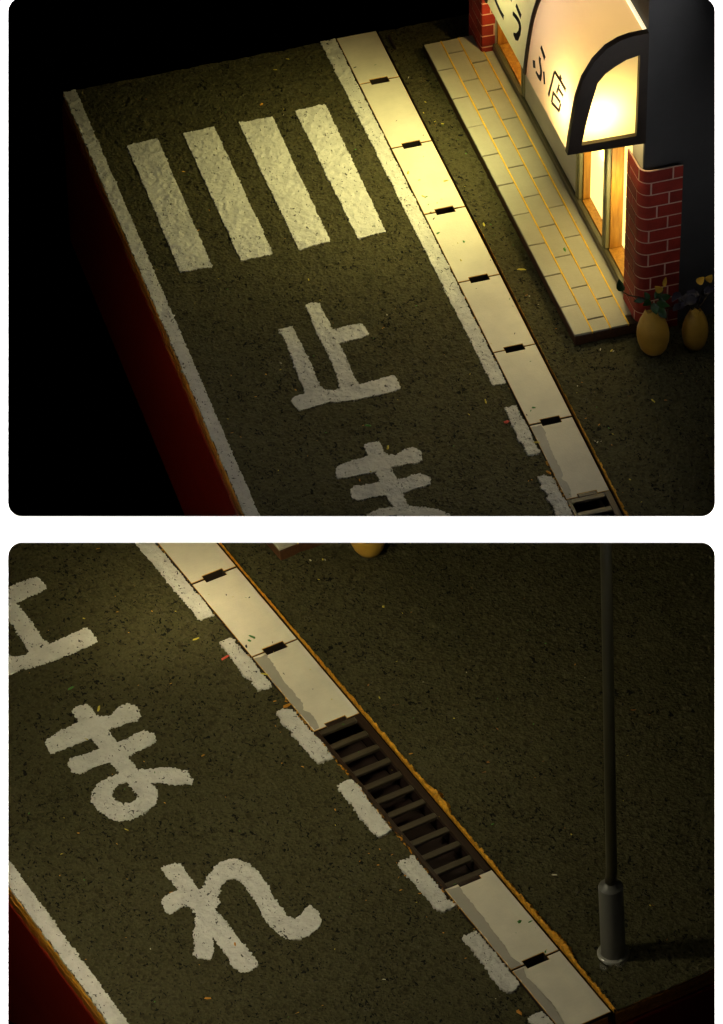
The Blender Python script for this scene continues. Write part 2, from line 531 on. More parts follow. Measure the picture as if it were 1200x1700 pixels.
def chip_sheet(bm, polys, z0, z1, step=0.016, jit=0.004, grid=0.035, rough=0.003, holes=(), follow=None):
    """a thin uneven flake of paint: the union of some outlines, with torn edges and a bumpy top"""
    vs, fs = [], []
    for p in polys:
        d = densify(p, step, jit) if jit else [Vector(q) for q in p]
        fs.append(list(range(len(vs), len(vs) + len(d))))
        vs += d
    if grid:
        x0, x1 = min(v.x for v in vs), max(v.x for v in vs)
        y0, y1 = min(v.y for v in vs), max(v.y for v in vs)
        x = x0
        while x < x1:
            y = y0
            while y < y1:
                vs.append(Vector((x + random.uniform(-.3, .3) * grid, y + random.uniform(-.3, .3) * grid)))
                y += grid
            x += grid
    V, E, F, *_ = delaunay_2d_cdt(vs, [], fs, 1, 1e-5)
    hh = relief(np.array([v[0] for v in V]), np.array([v[1] for v in V]), follow) if follow else np.zeros(len(V))
    top = [bm.verts.new((v[0], v[1], z1 + hh[i] + random.gauss(0, rough))) for i, v in enumerate(V)]
    bm.verts.ensure_lookup_table()
    faces = []
    for f in F:
        if holes:
            cx, cy = sum(V[i][0] for i in f) / len(f), sum(V[i][1] for i in f) / len(f)
            if any(point_in((cx, cy), h) for h in holes):
                continue
        try:
            fc = bm.faces.new([top[i] for i in f])
        except ValueError:
            continue
        fc.normal_update()
        if fc.normal.z < 0:
            fc.normal_flip()
        faces.append(fc)
    used = {v for f in faces for v in f.verts}
    bmesh.ops.delete(bm, geom=[v for v in top if v not in used], context='VERTS')
    be = [e for f in faces for e in f.edges if len(e.link_faces) == 1]
    low = {}
    for e in be:
        for v in e.verts:
            if v not in low:
                low[v] = bm.verts.new((v.co.x, v.co.y, z0))
    for e in be:
        a, b = e.verts
        bm.faces.new((a, b, low[b], low[a]))
    bmesh.ops.recalc_face_normals(bm, faces=bm.faces)

AMP = 0.7
def relief(U, V, seed):
    return AMP * (0.012 * vnoise(U, V, 0.45, seed) + 0.012 * vnoise(U, V, 0.11, seed + 1) + 0.011 * vnoise(U, V, 0.045, seed + 2))

def ground_sheet(name, u0, u1, v0, v1, mdl, step, seed, kind_label, cat, pits=42, amp=1.0, z=0.0):
    """the rough model asphalt: a dense height sheet with lumps and many short pits"""
    nu, nv = int((u1 - u0) / step) + 1, int((v1 - v0) / step) + 1
    us, vs = np.linspace(u0, u1, nu), np.linspace(v0, v1, nv)
    U, V = np.meshgrid(us, vs, indexing='ij')
    H = relief(U, V, seed) + 0.006 * vnoise(U, V, 0.02, seed + 3)
    rg = np.random.default_rng(seed + 9)
    for _ in range(int(pits * (u1 - u0) * (v1 - v0))):
        cu, cv = rg.uniform(u0, u1), rg.uniform(v0, v1)
        ln, wd = rg.uniform(0.012, 0.042), rg.uniform(0.006, 0.012)
        dp = rg.uniform(0.012, 0.026)
        an = rg.normal(1.25, 0.7)
        R = ln * 1.6
        i0, i1 = max(0, int((cu - R - u0) / step)), min(nu, int((cu + R - u0) / step) + 2)
        j0, j1 = max(0, int((cv - R - v0) / step)), min(nv, int((cv + R - v0) / step) + 2)
        du, dv = U[i0:i1, j0:j1] - cu, V[i0:i1, j0:j1] - cv
        a, b = du * math.cos(an) + dv * math.sin(an), -du * math.sin(an) + dv * math.cos(an)
        H[i0:i1, j0:j1] -= dp * np.exp(-((a / ln) ** 2 + (b / wd) ** 2))
    P = np.stack([U, V, H + z], -1).reshape(-1, 3)
    ok = mdl.inside(P).reshape(nu, nv)
    okf = ok[:-1, :-1] | ok[1:, :-1] | ok[:-1, 1:] | ok[1:, 1:]
    idx = np.arange(nu * nv).reshape(nu, nv)
    q = np.stack([idx[:-1, :-1], idx[1:, :-1], idx[1:, 1:], idx[:-1, 1:]], -1)[okf]
    used = np.unique(q)
    remap = np.full(nu * nv, -1)
    remap[used] = np.arange(len(used))
    P, q = P[used], remap[q]
    me = bpy.data.meshes.new(name)
    me.vertices.add(len(P))
    me.vertices.foreach_set('co', P.astype(np.float32).ravel())
    me.loops.add(q.size)
    me.loops.foreach_set('vertex_index', q.astype(np.int32).ravel())
    me.polygons.add(len(q))
    me.polygons.foreach_set('loop_start', np.arange(0, q.size, 4, dtype=np.int32))
    me.polygons.foreach_set('loop_total', np.full(len(q), 4, dtype=np.int32))
    me.polygons.foreach_set('use_smooth', np.ones(len(q), dtype=bool))
    me.update(calc_edges=True)
    me.validate()
    me.materials.append(M['asphalt'])
    o = bpy.data.objects.new(name, me)
    COL.objects.link(o)
    o.matrix_world = mdl.mat
    return tagit(o, kind_label, cat, None, 'structure')

# ------------------------------------------------------------------ measured shapes of the street model
W, U_FAR, U_NEAR, V_OUT, V_IN = 0.393, 0.262, 10.647, -2.630, -2.512
TOMARE_STOP = [[(4.119,-1.689),(4.114,-1.557),(4.259,-1.552),(4.409,-1.548),(4.622,-1.542),(4.806,-1.556),(4.954,-1.553),(5.015,-1.523),(5.036,-1.476),(5.024,-1.397),(4.843,-1.377),(4.616,-1.363),(4.464,-1.373),(4.25,-1.378),(4.07,-1.372),(3.867,-1.367),(3.852,-1.314),(3.886,-1.241),(3.97,-1.246),(4.059,-1.238),(4.169,-1.23),(4.251,-1.24),(4.275,-1.22),(4.252,-1.103),(4.271,-0.964),(4.331,-0.955),(4.428,-0.953),(4.448,-1.025),(4.455,-1.137),(4.466,-1.234),(4.572,-1.234),(4.69,-1.228),(4.804,-1.235),(4.928,-1.239),(5.037,-1.225),(5.034,-1.135),(5.024,-1.037),(5.016,-0.911),(5.071,-0.888),(5.202,-0.901),(5.207,-0.984),(5.217,-1.15),(5.211,-1.298),(5.199,-1.402),(5.198,-1.47),(5.173,-1.53),(5.194,-1.645),(5.199,-1.714),(5.208,-1.817),(5.133,-1.836),(5.057,-1.85),(5.02,-1.816),(5.007,-1.7),(4.908,-1.695),(4.803,-1.698),(4.661,-1.684),(4.516,-1.675),(4.369,-1.673),(4.24,-1.676)]]
MA = [[(5.797,-1.413),(5.786,-1.36),(5.798,-1.284),(5.857,-1.27),(5.959,-1.282),(6.121,-1.275),(6.256,-1.279),(6.453,-1.277),(6.601,-1.289),(6.704,-1.278),(6.801,-1.277),(6.889,-1.26),(6.972,-1.279),(7.055,-1.33),(7.076,-1.403),(7.01,-1.431),(6.932,-1.404),(6.745,-1.397),(6.621,-1.41),(6.462,-1.418),(6.301,-1.425),(6.188,-1.419),(6.095,-1.411),(5.95,-1.421),(5.871,-1.42)],[(6.014,-1.726),(5.99,-1.702),(5.956,-1.568),(5.95,-1.421),(5.959,-1.282),(6.013,-1.196),(5.967,-1.111),(5.949,-1.02),(6.027,-0.984),(6.133,-1.005),(6.171,-1.055),(6.147,-1.125),(6.141,-1.259),(6.158,-1.405),(6.155,-1.627),(6.145,-1.752),(6.088,-1.749)],[(6.317,-1.694),(6.277,-1.649),(6.285,-1.529),(6.294,-1.422),(6.31,-1.256),(6.294,-1.173),(6.297,-1.074),(6.359,-1.006),(6.453,-1.028),(6.467,-1.085),(6.463,-1.183),(6.48,-1.265),(6.462,-1.418),(6.456,-1.551),(6.458,-1.663),(6.409,-1.701)],[(6.645,-1.311),(6.672,-1.237),(6.743,-1.099),(6.86,-0.985),(6.961,-0.993),(7.009,-1.023),(6.956,-1.108),(6.869,-1.2),(6.816,-1.285),(6.725,-1.338)],[(6.639,-1.382),(6.617,-1.433),(6.612,-1.517),(6.635,-1.602),(6.692,-1.68),(6.773,-1.719),(6.891,-1.728),(6.991,-1.704),(7.074,-1.647),(7.107,-1.565),(7.097,-1.475),(7.09,-1.41),(7.027,-1.39),(6.945,-1.46),(6.968,-1.484),(6.949,-1.523),(6.909,-1.578),(6.82,-1.583),(6.768,-1.544),(6.73,-1.482),(6.733,-1.416)]]
RE = [[(7.684,-1.613),(7.683,-1.549),(7.713,-1.473),(7.826,-1.476),(8.005,-1.482),(8.064,-1.476),(8.287,-1.469),(8.431,-1.471),(8.573,-1.472),(8.754,-1.47),(8.882,-1.465),(8.941,-1.483),(8.954,-1.562),(8.939,-1.614),(8.826,-1.639),(8.767,-1.62),(8.644,-1.617),(8.551,-1.623),(8.417,-1.608),(8.235,-1.611),(8.09,-1.61),(7.945,-1.609),(7.832,-1.612),(7.756,-1.616)],[(7.99,-1.77),(7.963,-1.727),(7.953,-1.625),(7.984,-1.532),(8.034,-1.46),(8.099,-1.421),(8.216,-1.408),(8.259,-1.455),(8.28,-1.538),(8.235,-1.611),(8.154,-1.624),(8.129,-1.678),(8.145,-1.77),(8.104,-1.792),(8.04,-1.778)],[(8.221,-1.604),(8.292,-1.52),(8.336,-1.507),(8.437,-1.576),(8.546,-1.632),(8.656,-1.685),(8.713,-1.742),(8.657,-1.791),(8.595,-1.825),(8.529,-1.773),(8.428,-1.734),(8.344,-1.667)],[(8.039,-1.457),(7.978,-1.408),(7.918,-1.328),(7.864,-1.252),(7.858,-1.163),(7.893,-1.096),(7.971,-1.051),(8.082,-1.036),(8.188,-1.042),(8.327,-1.054),(8.466,-1.066),(8.583,-1.067),(8.662,-1.042),(8.646,-0.98),(8.609,-0.923),(8.587,-0.878),(8.682,-0.865),(8.777,-0.886),(8.831,-0.944),(8.864,-1.035),(8.849,-1.123),(8.8,-1.181),(8.724,-1.202),(8.622,-1.221),(8.499,-1.217),(8.367,-1.196),(8.228,-1.184),(8.129,-1.182),(8.053,-1.215),(8.042,-1.277),(8.083,-1.328),(8.155,-1.389),(8.126,-1.435)]]
DASHES = [[(5.71,-0.129),(5.714,-0.025),(5.848,-0.024),(5.977,-0.014),(6.114,-0.022),(6.235,-0.021),(6.348,-0.017),(6.369,-0.047),(6.36,-0.125),(6.276,-0.132),(6.232,-0.121),(6.135,-0.147),(6.083,-0.133),(5.962,-0.134),(5.824,-0.127)],[(6.653,-0.133),(6.642,-0.089),(6.685,-0.029),(6.739,-0.013),(6.847,-0.014),(6.916,-0.013),(7.019,-0.004),(7.137,-0.004),(7.309,-0.008),(7.308,-0.127),(7.247,-0.138),(7.123,-0.135),(6.998,-0.132),(6.924,-0.155),(6.896,-0.122),(6.819,-0.151),(6.775,-0.159),(6.751,-0.134)],[(7.6,-0.127),(7.584,-0.051),(7.602,-0.003),(7.768,-0.001),(7.939,-0.011),(8.091,-0.01),(8.224,-0.017),(8.234,-0.121),(8.147,-0.14),(7.996,-0.141),(7.816,-0.127),(7.709,-0.135)],[(8.543,-0.136),(8.536,-0.015),(8.647,-0.014),(8.757,-0.014),(8.887,-0.012),(9.036,-0.021),(9.155,-0.005),(9.157,-0.126),(9.09,-0.137),(8.936,-0.138),(8.768,-0.143),(8.616,-0.152)],[(9.46,-0.13),(9.455,-0.006),(9.557,-0.008),(9.683,-0.006),(9.839,-0.01),(9.964,-0.008),(10.075,-0.012),(10.103,-0.052),(10.104,-0.125),(10.047,-0.141),(9.899,-0.141),(9.735,-0.121),(9.616,-0.127)],[(10.394,-0.128),(10.382,-0.007),(10.486,-0.007),(10.602,-0.013),(10.735,-0.019),(10.898,-0.03),(10.906,-0.071),(10.863,-0.141),(10.743,-0.143),(10.561,-0.134),(10.467,-0.134)]]
STRIPES = [[(1.206,-2.272),(1.195,-1.984),(3.115,-2.004),(3.094,-2.292)],[(1.199,-1.74),(1.181,-1.443),(3.098,-1.437),(3.113,-1.737)],[(1.194,-1.212),(1.216,-0.894),(3.095,-0.905),(3.123,-1.205)],[(1.193,-0.671),(1.178,-0.378),(3.107,-0.392),(3.129,-0.657)]]
GREY = [[(6.031,-0.017),(6.031,0.104),(6.113,0.106),(6.244,0.089),(6.395,0.073),(6.5,0.081),(6.599,0.08),(6.694,0.074),(6.736,0.045),(6.795,0.077),(6.893,0.076),(6.979,0.055),(6.993,0.01),(6.774,0.012),(6.551,0.004),(6.341,-0.013),(6.22,-0.013)],[(8.986,0.006),(9.003,0.101),(9.103,0.101),(9.263,0.096),(9.441,0.094),(9.562,0.086),(9.72,0.082),(9.834,0.066),(9.944,0.088),(9.944,-0.007),(9.664,-0.008),(9.328,-0.001)],[(9.953,-0.002),(9.96,0.085),(10.026,0.065),(10.119,0.072),(10.242,0.074),(10.352,0.083),(10.463,0.067),(10.591,0.053),(10.762,0.025),(10.627,-0.028),(10.401,-0.018),(10.174,-0.008)]]
MA_HOLE = [(6.951, -1.471), (6.934, -1.517), (6.894, -1.571), (6.81, -1.575), (6.757, -1.538), (6.72, -1.479), (6.727, -1.414), (6.817, -1.41), (6.931, -1.411)]
CRUMBS = [(2.386, 0.041, 0.019, 0.016, 1), (2.599, 0.334, 0.019, 0.018, 1), (2.752, 0.075, 0.019, 0.013, 1), (2.767, 0.093, 0.019, 0.01, 0), (3.083, 0.067, 0.019, 0.012, 4), (3.289, 0.041, 0.019, 0.02, 0), (3.473, 0.225, 0.019, 0.018, 0), (3.713, 0.12, 0.019, 0.012, 1), (2.517, 0.108, 0.019, 0.008, 1), (5.798, 0.111, 0.019, 0.022, 0), (5.827, 0.074, 0.019, 0.014, 0), (5.868, 0.023, 0.019, 0.012, 4), (0.744, 0.038, 0.019, 0.012, 4), (1.915, -0.312, 0.019, 0.01, 0), (5.578, -0.253, 0.008, 0.018, 1), (5.887, -0.163, 0.008, 0.022, 3), (6.148, -1.462, 0.008, 0.014, 1), (1.704, -0.403, 0.008, 0.012, 0), (0.999, -0.937, 0.008, 0.016, 2), (0.54, -0.671, 0.008, 0.012, 1), (0.416, -0.518, 0.008, 0.012, 1), (3.287, 0.471, 0.008, 0.018, 1), (3.984, 0.599, 0.008, 0.022, 1), (5.272, 0.997, 0.008, 0.012, 1), (5.285, 1.009, 0.008, 0.01, 5), (3.959, 1.005, 0.115, 0.018, 0), (3.63, 1.223, 0.115, 0.01, 4), (9.539, 0.293, 0.019, 0.022, 0), (9.579, 0.358, 0.019, 0.014, 0), (9.897, 0.297, 0.019, 0.016, 0), (9.886, 0.313, 0.019, 0.01, 1), (6.227, -0.004, 0.019, 0.02, 1), (5.575, -1.305, 0.008, 0.02, 0), (5.894, -1.231, 0.008, 0.02, 1), (7.19, -1.644, 0.008, 0.012, 1), (9.042, -1.929, 0.008, 0.016, 2), (8.662, -1.518, 0.008, 0.014, 2), (10.308, -0.147, 0.008, 0.022, 2), (9.243, 0.748, 0.008, 0.012, 5), (6.907, 0.601, 0.008, 0.01, 1), (7.573, 0.5, 0.008, 0.012, 2), (5.228, 0.91, 0.008, 0.01, 5), (6.009, 1.122, 0.008, 0.014, 1), (6.615, -0.025, 0.008, 0.024, 2)]
STOP, KANA_MA, KANA_RE = TOMARE_STOP, MA, RE

# ------------------------------------------------------------------ the white page border, built as an added display case
def build_case():
    class C:
        planes = []
        mat = Matrix.Identity(4)
    R1T = Matrix([list(R1.T[i]) for i in range(3)])
    def to_world(bm):
        for v in bm.verts:
            v.co = Vector(cam2world(v.co))
        bmesh.ops.recalc_face_normals(bm, faces=bm.faces)
    base = cam2world(px(600, 1830, DF + 5) * np.array([1, 1, 1]))
    root = bpy.data.objects.new('border_case', None)
    COL.objects.link(root)
    root.location = base
    tagit(root, 'white page border built as an added case with two rounded openings, one above the other, black inside', 'display case')
    k = DF / F_PX
    P = lambda x, y: ((x - 600) * k, (y - 850) * k)
    def rrect(x0, y0, x1, y1, r, n=8):
        out = []
        for cx, cy, a0 in ((x1 - r, y0 + r, -90), (x1 - r, y1 - r, 0), (x0 + r, y1 - r, 90), (x0 + r, y0 + r, 180)):
            for i in range(n + 1):
                a = math.radians(a0 + 90 * i / n)
                out.append(P(cx + r * math.cos(a), cy + r * math.sin(a)))
        return out
    outer = [P(-300, -300), P(1500, -300), P(1500, 1870), P(-300, 1870)]
    holes = [rrect(11.5, -6, 1188.5, 857, 23), rrect(11.5, 901, 1188.5, 1735, 23)]
    vs, fs, es = [Vector(p) for p in outer], [[0, 1, 2, 3]], []
    for h in holes:
        n0 = len(vs)
        vs += [Vector(p) for p in h]
        es += [(n0 + i, n0 + (i + 1) % len(h)) for i in range(len(h))]
    V, E, F, *_ = delaunay_2d_cdt(vs, es, fs, 1, 1e-6)
    def in_poly(p, poly):
        c = False
        for i in range(len(poly)):
            a, b = poly[i], poly[i - 1]
            if (a[1] > p[1]) != (b[1] > p[1]) and p[0] < (b[0] - a[0]) * (p[1] - a[1]) / (b[1] - a[1]) + a[0]:
                c = not c
        return c
    bm = bmesh.new()
    A = [bm.verts.new((v[0], v[1], DF)) for v in V]
    B = [bm.verts.new((v[0], v[1], DF + 0.12)) for v in V]
    edge = {}
    for f in F:
        c = (sum(V[i][0] for i in f) / len(f), sum(V[i][1] for i in f) / len(f))
        if any(in_poly(c, h) for h in holes):
            continue
        bm.faces.new([A[i] for i in f])
        bm.faces.new([B[i] for i in reversed(f)]).material_index = 1
        for i in range(len(f)):
            e = (f[i], f[(i + 1) % len(f)])
            edge[tuple(sorted(e))] = edge.get(tuple(sorted(e)), 0) + 1
    for (i, j), c in edge.items():
        if c == 1:
            bm.faces.new((A[i], A[j], B[j], B[i]))
    to_world(bm)
    link_bm('face_board', bm, [M['case_white'], M['velvet']], C, base, root, clip=False)
    x0, y0 = P(-280, -280)
    x1, y1 = P(1480, 1850)
    d0, d1, t = DF + 0.123, 54.4, 0.12
    def panel(name, lo, hi, inner):
        bm = bmesh.new()
        bx(bm, lo, hi)
        for f in bm.faces:
            f.normal_update()
            f.material_index = 1 if f.normal.dot(Vector(inner)) > 0.5 else 0
        to_world(bm)
        link_bm(name, bm, [M['case_white'], M['velvet']], C, base, root, clip=False)
    panel('case_panel', (x0, y0, d0), (x0 + t, y1, d1), (1, 0, 0))
    panel('case_panel', (x1 - t, y0, d0), (x1, y1, d1), (-1, 0, 0))
    panel('case_panel', (x0 + t + .001, y0, d0), (x1 - t - .001, y0 + t, d1), (0, 1, 0))
    panel('case_panel', (x0 + t + .001, y1 - t, d0), (x1 - t - .001, y1, d1), (0, -1, 0))
    panel('case_panel', (x0 + t + .001, y0 + t + .001, d1 - t), (x1 - t - .001, y1 - t - .001, d1), (0, 0, -1))
    bm = bmesh.new()
    bx(bm, (x0 + t + .001, PY_TOP + 0.002, d0), (x1 - t - .001, PY_LOW - 0.002, d1 - t - .001))
    to_world(bm)
    link_bm('shelf', bm, M['velvet'], C, base, root, clip=False)
build_case()

# ------------------------------------------------------------------ the street models
def build_street(mdl, which):
    up = which == 'upper'
    u_lo, u_hi = (U_FAR, 8.6) if up else (3.0, U_NEAR)
    v_hi = 4.6
    # ground
    step = 0.0145
    road = ground_sheet('road', u_lo, u_hi, V_OUT, -0.004, mdl, step, 21, 'dark rough asphalt lane of the %s street model' % which, 'road')
    gr = ground_sheet('ground', u_lo, u_hi, W + 0.022, v_hi if not up else 3.0, mdl, step, 57,
                      'dark rough asphalt forecourt beside the gutter of the %s street model' % which, 'ground')
    if up:
        box_obj('ground_slot', (0.365, 0.470, -0.02), (0.575, 0.492, 0.022), M['channel'], mdl, (0, 0, 0), gr, 0.004)
    # painted markings are parts of the road
    def paint(name, polys, label=None, step=0.009, jit=0.0042, z=0.0085, grid=0.022, holes=()):
        bm = bmesh.new()
        chip_sheet(bm, polys, -0.016, z, step, jit, grid, 0.0012, holes, 21)
        o = link_bm(name, bm, M['paint'], mdl, (0, 0, 0), road)
        if o and label:
            o['label'] = label
        return o
    if up:
        for s in STRIPES:
            a, b, c, d = s
            paint('crosswalk_stripe', [[a, b, c, d]], jit=0.0036)
        paint('road_character', STOP, 'white painted kanji for stop')
    else:
        paint('road_character', [[p for p in q] for q in STOP], 'white painted kanji for stop')
        paint('road_character', KANA_RE, 'white painted hiragana re')
    paint('road_character', KANA_MA, 'white painted hiragana ma', holes=[MA_HOLE])
    paint('edge_line', [[(u_lo, V_OUT + .003), (u_lo, V_IN), (u_hi, V_IN), (u_hi, V_OUT + .003)]], jit=0.0035, step=0.012)
    paint('edge_line', [[(u_lo, -0.150), (u_lo, -0.008), (5.398, -0.008), (5.405, -0.125), (5.36, -0.132)]], jit=0.0035, step=0.010)
    for k, p in enumerate(DASHES):
        if up and k > 2:
            continue
        paint('edge_dash', [p], jit=0.0048, z=0.017, grid=0.018)

    # gutter with its covers and grate
    root = thing('roadside_gutter', mdl, (0, 0, 0), 'pale covered gutter with a brown grate along the lane of the %s model' % which, 'gutter', None, 'structure')
    bm = bmesh.new()
    bx(bm, (u_lo, 0.0, -0.30), (u_hi, W, -0.27))
    bx(bm, (u_lo, -0.012, -0.30), (u_hi, -0.002, -0.012))
    bx(bm, (u_lo, W + 0.02, -0.30), (u_hi, W + 0.03, -0.012))
    link_bm('gutter_bed', bm, M['channel'], mdl, (0, 0, 0), root)
    joints = [U_FAR, 1, 2, 3, 4, 5, 6, 6.995, 8.967, 9.934, U_NEAR]
    nv0, nv1, nd = 0.112, 0.282, 0.040
    for i in range(len(joints) - 1):
        a, b = joints[i], joints[i + 1]
        if (a, b) == (6.995, 8.967) or b <= u_lo or a >= u_hi:
            continue
        g = 0.006
        a_, b_ = a + (g if i else 0), b - (g if b < U_NEAR else 0)
        z0, z1 = -0.075, 0.018 + random.uniform(-0.003, 0.003)
        pts = [(a_, 0.004)]
        if i == 0:
            pts += [(a_, W - 0.004)]
        else:
            pts += [(a_, nv0), (a + nd, nv0), (a + nd, nv1), (a_, nv1), (a_, W - 0.004)]
        if b == U_NEAR:
            pts += [(b_, W - 0.004), (b_, 0.004)]
        else:
            pts += [(b_, W - 0.004), (b_, nv1), (b - nd, nv1), (b - nd, nv0), (b_, nv0), (b_, 0.004)]
        bm = bmesh.new()
        prism(bm, pts, 'z', z0, z1, 1)
        for f in bm.faces:
            f.normal_update()
            if f.normal.z > 0.9:
                f.material_index = 0
                top = f
        bmesh.ops.bevel(bm, geom=list(top.edges), offset=0.004, segments=1, affect='EDGES', profile=0.5)
        for f in bm.faces:
            f.normal_update()
            f.material_index = 0 if f.normal.z > 0.95 else (2 if f.normal.z > 0.2 else 1)
        o = link_bm('gutter_cover', bm, [M['card'], M['burnt'], M['burnt_bright']], mdl, (0, 0, 0), root)
        if o is None:
            continue
        for gp in GREY:
            cu = sum(p[0] for p in gp) / len(gp)
            if a < cu < b:
                q = [(min(max(p[0], a + 0.012), b - 0.012), max(p[1], 0.009)) for p in gp]
                bm = bmesh.new()
                chip_sheet(bm, [q], z1 + 0.0005, z1 + 0.004, 0.02, 0.0025, 0.06, 0.0002)
                link_bm('grey_wash_patch', bm, M['grey_wash'], mdl, (0, 0, 0), o)
    # grate
    a, b = 6.995, 8.967
    gr_t = bmesh.new()
    z0, z1 = -0.016, 0.020
    bx(gr_t, (a + .004, 0.004, z0), (b - .004, 0.036, z1), 0.003)
    bx(gr_t, (a + .004, W - 0.058, z0), (b - .004, W - 0.004, z1), 0.003)
    grate = link_bm('drain_grate', gr_t, M['grate_rail'], mdl, (0, 0, 0), root)
    n = 11
    end = 0.05
    pitch = (b - a - end) / n
    for i in range(n + 1):
        c = a + 0.004 + i * pitch
        wd = 0.056
        if i == 0:
            lo, hi = c, c + end
        elif i == n:
            lo, hi = b - 0.004 - end, b - 0.004
        else:
            lo, hi = c, c + wd
        if grate is None:
            break
        box_obj('grate_bar', (lo, 0.0365, z0 + 0.003), (hi, W - 0.0585, z1 - 0.004), M['grate'], mdl, (0, 0, 0), grate, 0.004)
    for lo, hi in ((a - 0.038, a + 0.003), (b - 0.003, b + 0.038)):
        if grate is not None:
            box_obj('grate_tab', (lo, nv0 + .004, z0), (hi, nv1 - .004, z1 - 0.003), M['grate_rail'], mdl, (0, 0, 0), grate, 0.003)
    # splintered orange edge along the far side of the gutter
    bm = bmesh.new()
    uu = max(u_lo, 3.2)
    prev = None
    while uu < u_hi - 0.001:
        k = 0.010 if uu < 5.4 else min(0.048, 0.014 + (uu - 5.4) * 0.018)
        k *= 0.32 + 0.5 * random.random()
        for c0, hgt, wid in ((8.05, 0.05, 0.10), (9.88, 0.05, 0.14), (9.55, 0.02, 0.2), (8.2, 0.03, 0.05)):
            k += hgt * math.exp(-((uu - c0) / wid) ** 2) * (0.6 + 0.6 * random.random())
        if uu < 5.4 and vnoise(np.array([uu]), np.array([0.0]), 0.22, 3)[0] < 0.02:
            k = 0.002
        h = 0.020 + min(0.022, k * 0.5) * random.random()
        row = [bm.verts.new((uu, W + 0.021, -0.05)), bm.verts.new((uu, W + 0.022 + 0.004 * random.random(), 0.012 + 0.4 * h)),
               bm.verts.new((uu, W + 0.022 + k * 0.5, h)), bm.verts.new((uu + random.uniform(-.008, .008), W + 0.024 + k, -0.012))]
        if prev:
            for i in range(3):
                bm.faces.new((prev[i], row[i], row[i + 1], prev[i + 1]))
        prev = row
        uu += random.uniform(0.010, 0.022)
    bmesh.ops.recalc_face_normals(bm, faces=bm.faces)
    link_bm('splintered_edge', bm, M['edge_wood'], mdl, (0, 0, 0), root)
    # ragged golden crumbs along the lane side of the covers
    bm = bmesh.new()
    for k in range(260):
        uu = random.uniform(max(u_lo, 3.6), min(u_hi, 9.2))
        if not (random.random() < (0.25 if uu < 6.5 else 1.0)):
            continue
        sz = random.uniform(0.004, 0.012) * (1.0 if uu < 6.3 else 1.5)
        x, y = uu, random.gauss(-0.004, 0.004)
        vs = [bm.verts.new((x + random.uniform(-1.6, 1.6) * sz, y + random.uniform(-1, 1) * sz * 0.7, 0.008 + random.uniform(0, 1.2) * sz)) for _ in range(4)]
        for f in ((0, 1, 2), (0, 2, 3), (0, 1, 3), (1, 2, 3)):
            bm.faces.new([vs[i] for i in f])
    o = link_bm('golden_splinters', bm, M['edge_wood'], mdl, (0, 0, 0), root)
    if o:
        o['kind'] = 'stuff'

    # wooden base under the street
    root = thing('wooden_base', mdl, (u_lo, V_OUT, -1.78), 'dark red lacquered base with orange ply edge under the %s street model' % which, 'base')
    B = (u_lo, V_OUT, -1.78)
    for nm, zb, zt, off, mat in (('sheet_layer', -0.042, -0.022, 0.002, 'ply'), ('ply_layer', -0.070, -0.044, 0.000, 'ply'),
                                 ('glue_layer', -0.088, -0.072, -0.008, 'ply_dark'), ('ply_layer', -0.155, -0.090, 0.006, 'ply_dark')):
        bm = bmesh.new()
        # uneven outer edge on the left, straight elsewhere
        n = int((u_hi - u_lo) / 0.05)
        pts = [(u_lo + (u_hi - u_lo) * i / n, V_OUT - off + random.gauss(0, 0.0035)) for i in range(n + 1)]
        pts += [(u_hi, -0.3), (u_lo, -0.3)]
        prism(bm, pts, 'z', zb, zt)
        link_bm(nm, bm, M[mat], mdl, B, root)
        bm = bmesh.new()
        bx(bm, (u_lo, W + 0.05, zb), (u_hi - off * 0.5, v_hi, zt))
        link_bm(nm, bm, M['ply_dark'], mdl, B, root)
    bm = bmesh.new()
    bx(bm, (u_lo - 0.03, V_OUT - 0.016, -1.78), (u_hi + (0.03 if not up else 0), V_OUT + 0.1, -0.158), 0.008)
    link_bm('base_board', bm, M['red_wood'], mdl, B, root)
    if not up:
        bm = bmesh.new()
        bx(bm, (u_hi - 0.10, V_OUT + 0.103, -1.78), (u_hi + 0.03, v_hi, -0.135), 0.012)
        link_bm('base_board', bm, M['red_wood'], mdl, B, root)
        bm = bmesh.new()
        bx(bm, (u_hi - 0.02, W + 0.03, -0.13), (u_hi + 0.004, v_hi, -0.016), 0.003)
        link_bm('edge_strip', bm, M['ply_dark'], mdl, B, root)
        bm = bmesh.new()
        bx(bm, (u_hi - 0.02, V_OUT + .004, -0.13), (u_hi + 0.004, W - .03, -0.016), 0.003)
        link_bm('edge_strip', bm, M['ply_dark'], mdl, B, root)

    # porch of pavers
    pu0, pu1, pv0, pv1, ph = 0.727, 5.105, 0.715, 1.212, 0.115
    B = (pu0, pv0, 0)
    root = thing('porch_step', mdl, B, 'long low porch step of grey pavers with golden joints in front of the shop' if up else
                 'corner of a pale porch step cut off by the top edge of the lower opening', 'porch')
    bm = bmesh.new()
    bx(bm, (pu0, pv0 + .004, -0.01), (pu1 - .003, 1.31, ph - 0.022), 0.003)
    link_bm('porch_slab', bm, M['porch_edge'], mdl, B, root)
    bm = bmesh.new()
    bx(bm, (pu0 + .002, pv0 + .008, ph - 0.0215), (pu1 - .008, 1.308, ph - 0.010))
    link_bm('joint_bed', bm, M['bed'], mdl, B, root)
    for v0, v1 in ((0.8715, 0.8855), (1.0395, 1.0525), (1.2030, 1.2170)):
        box_obj('golden_joint', (pu0 + .001, v0, ph - 0.0208), (pu1 - .004, v1, ph + 0.004), M['joint'], mdl, B, root, 0.002)
    cols = [(pv0, 0.872, 1.144), (0.885, 1.040, 0.923), (1.052, 1.203, 1.133)]
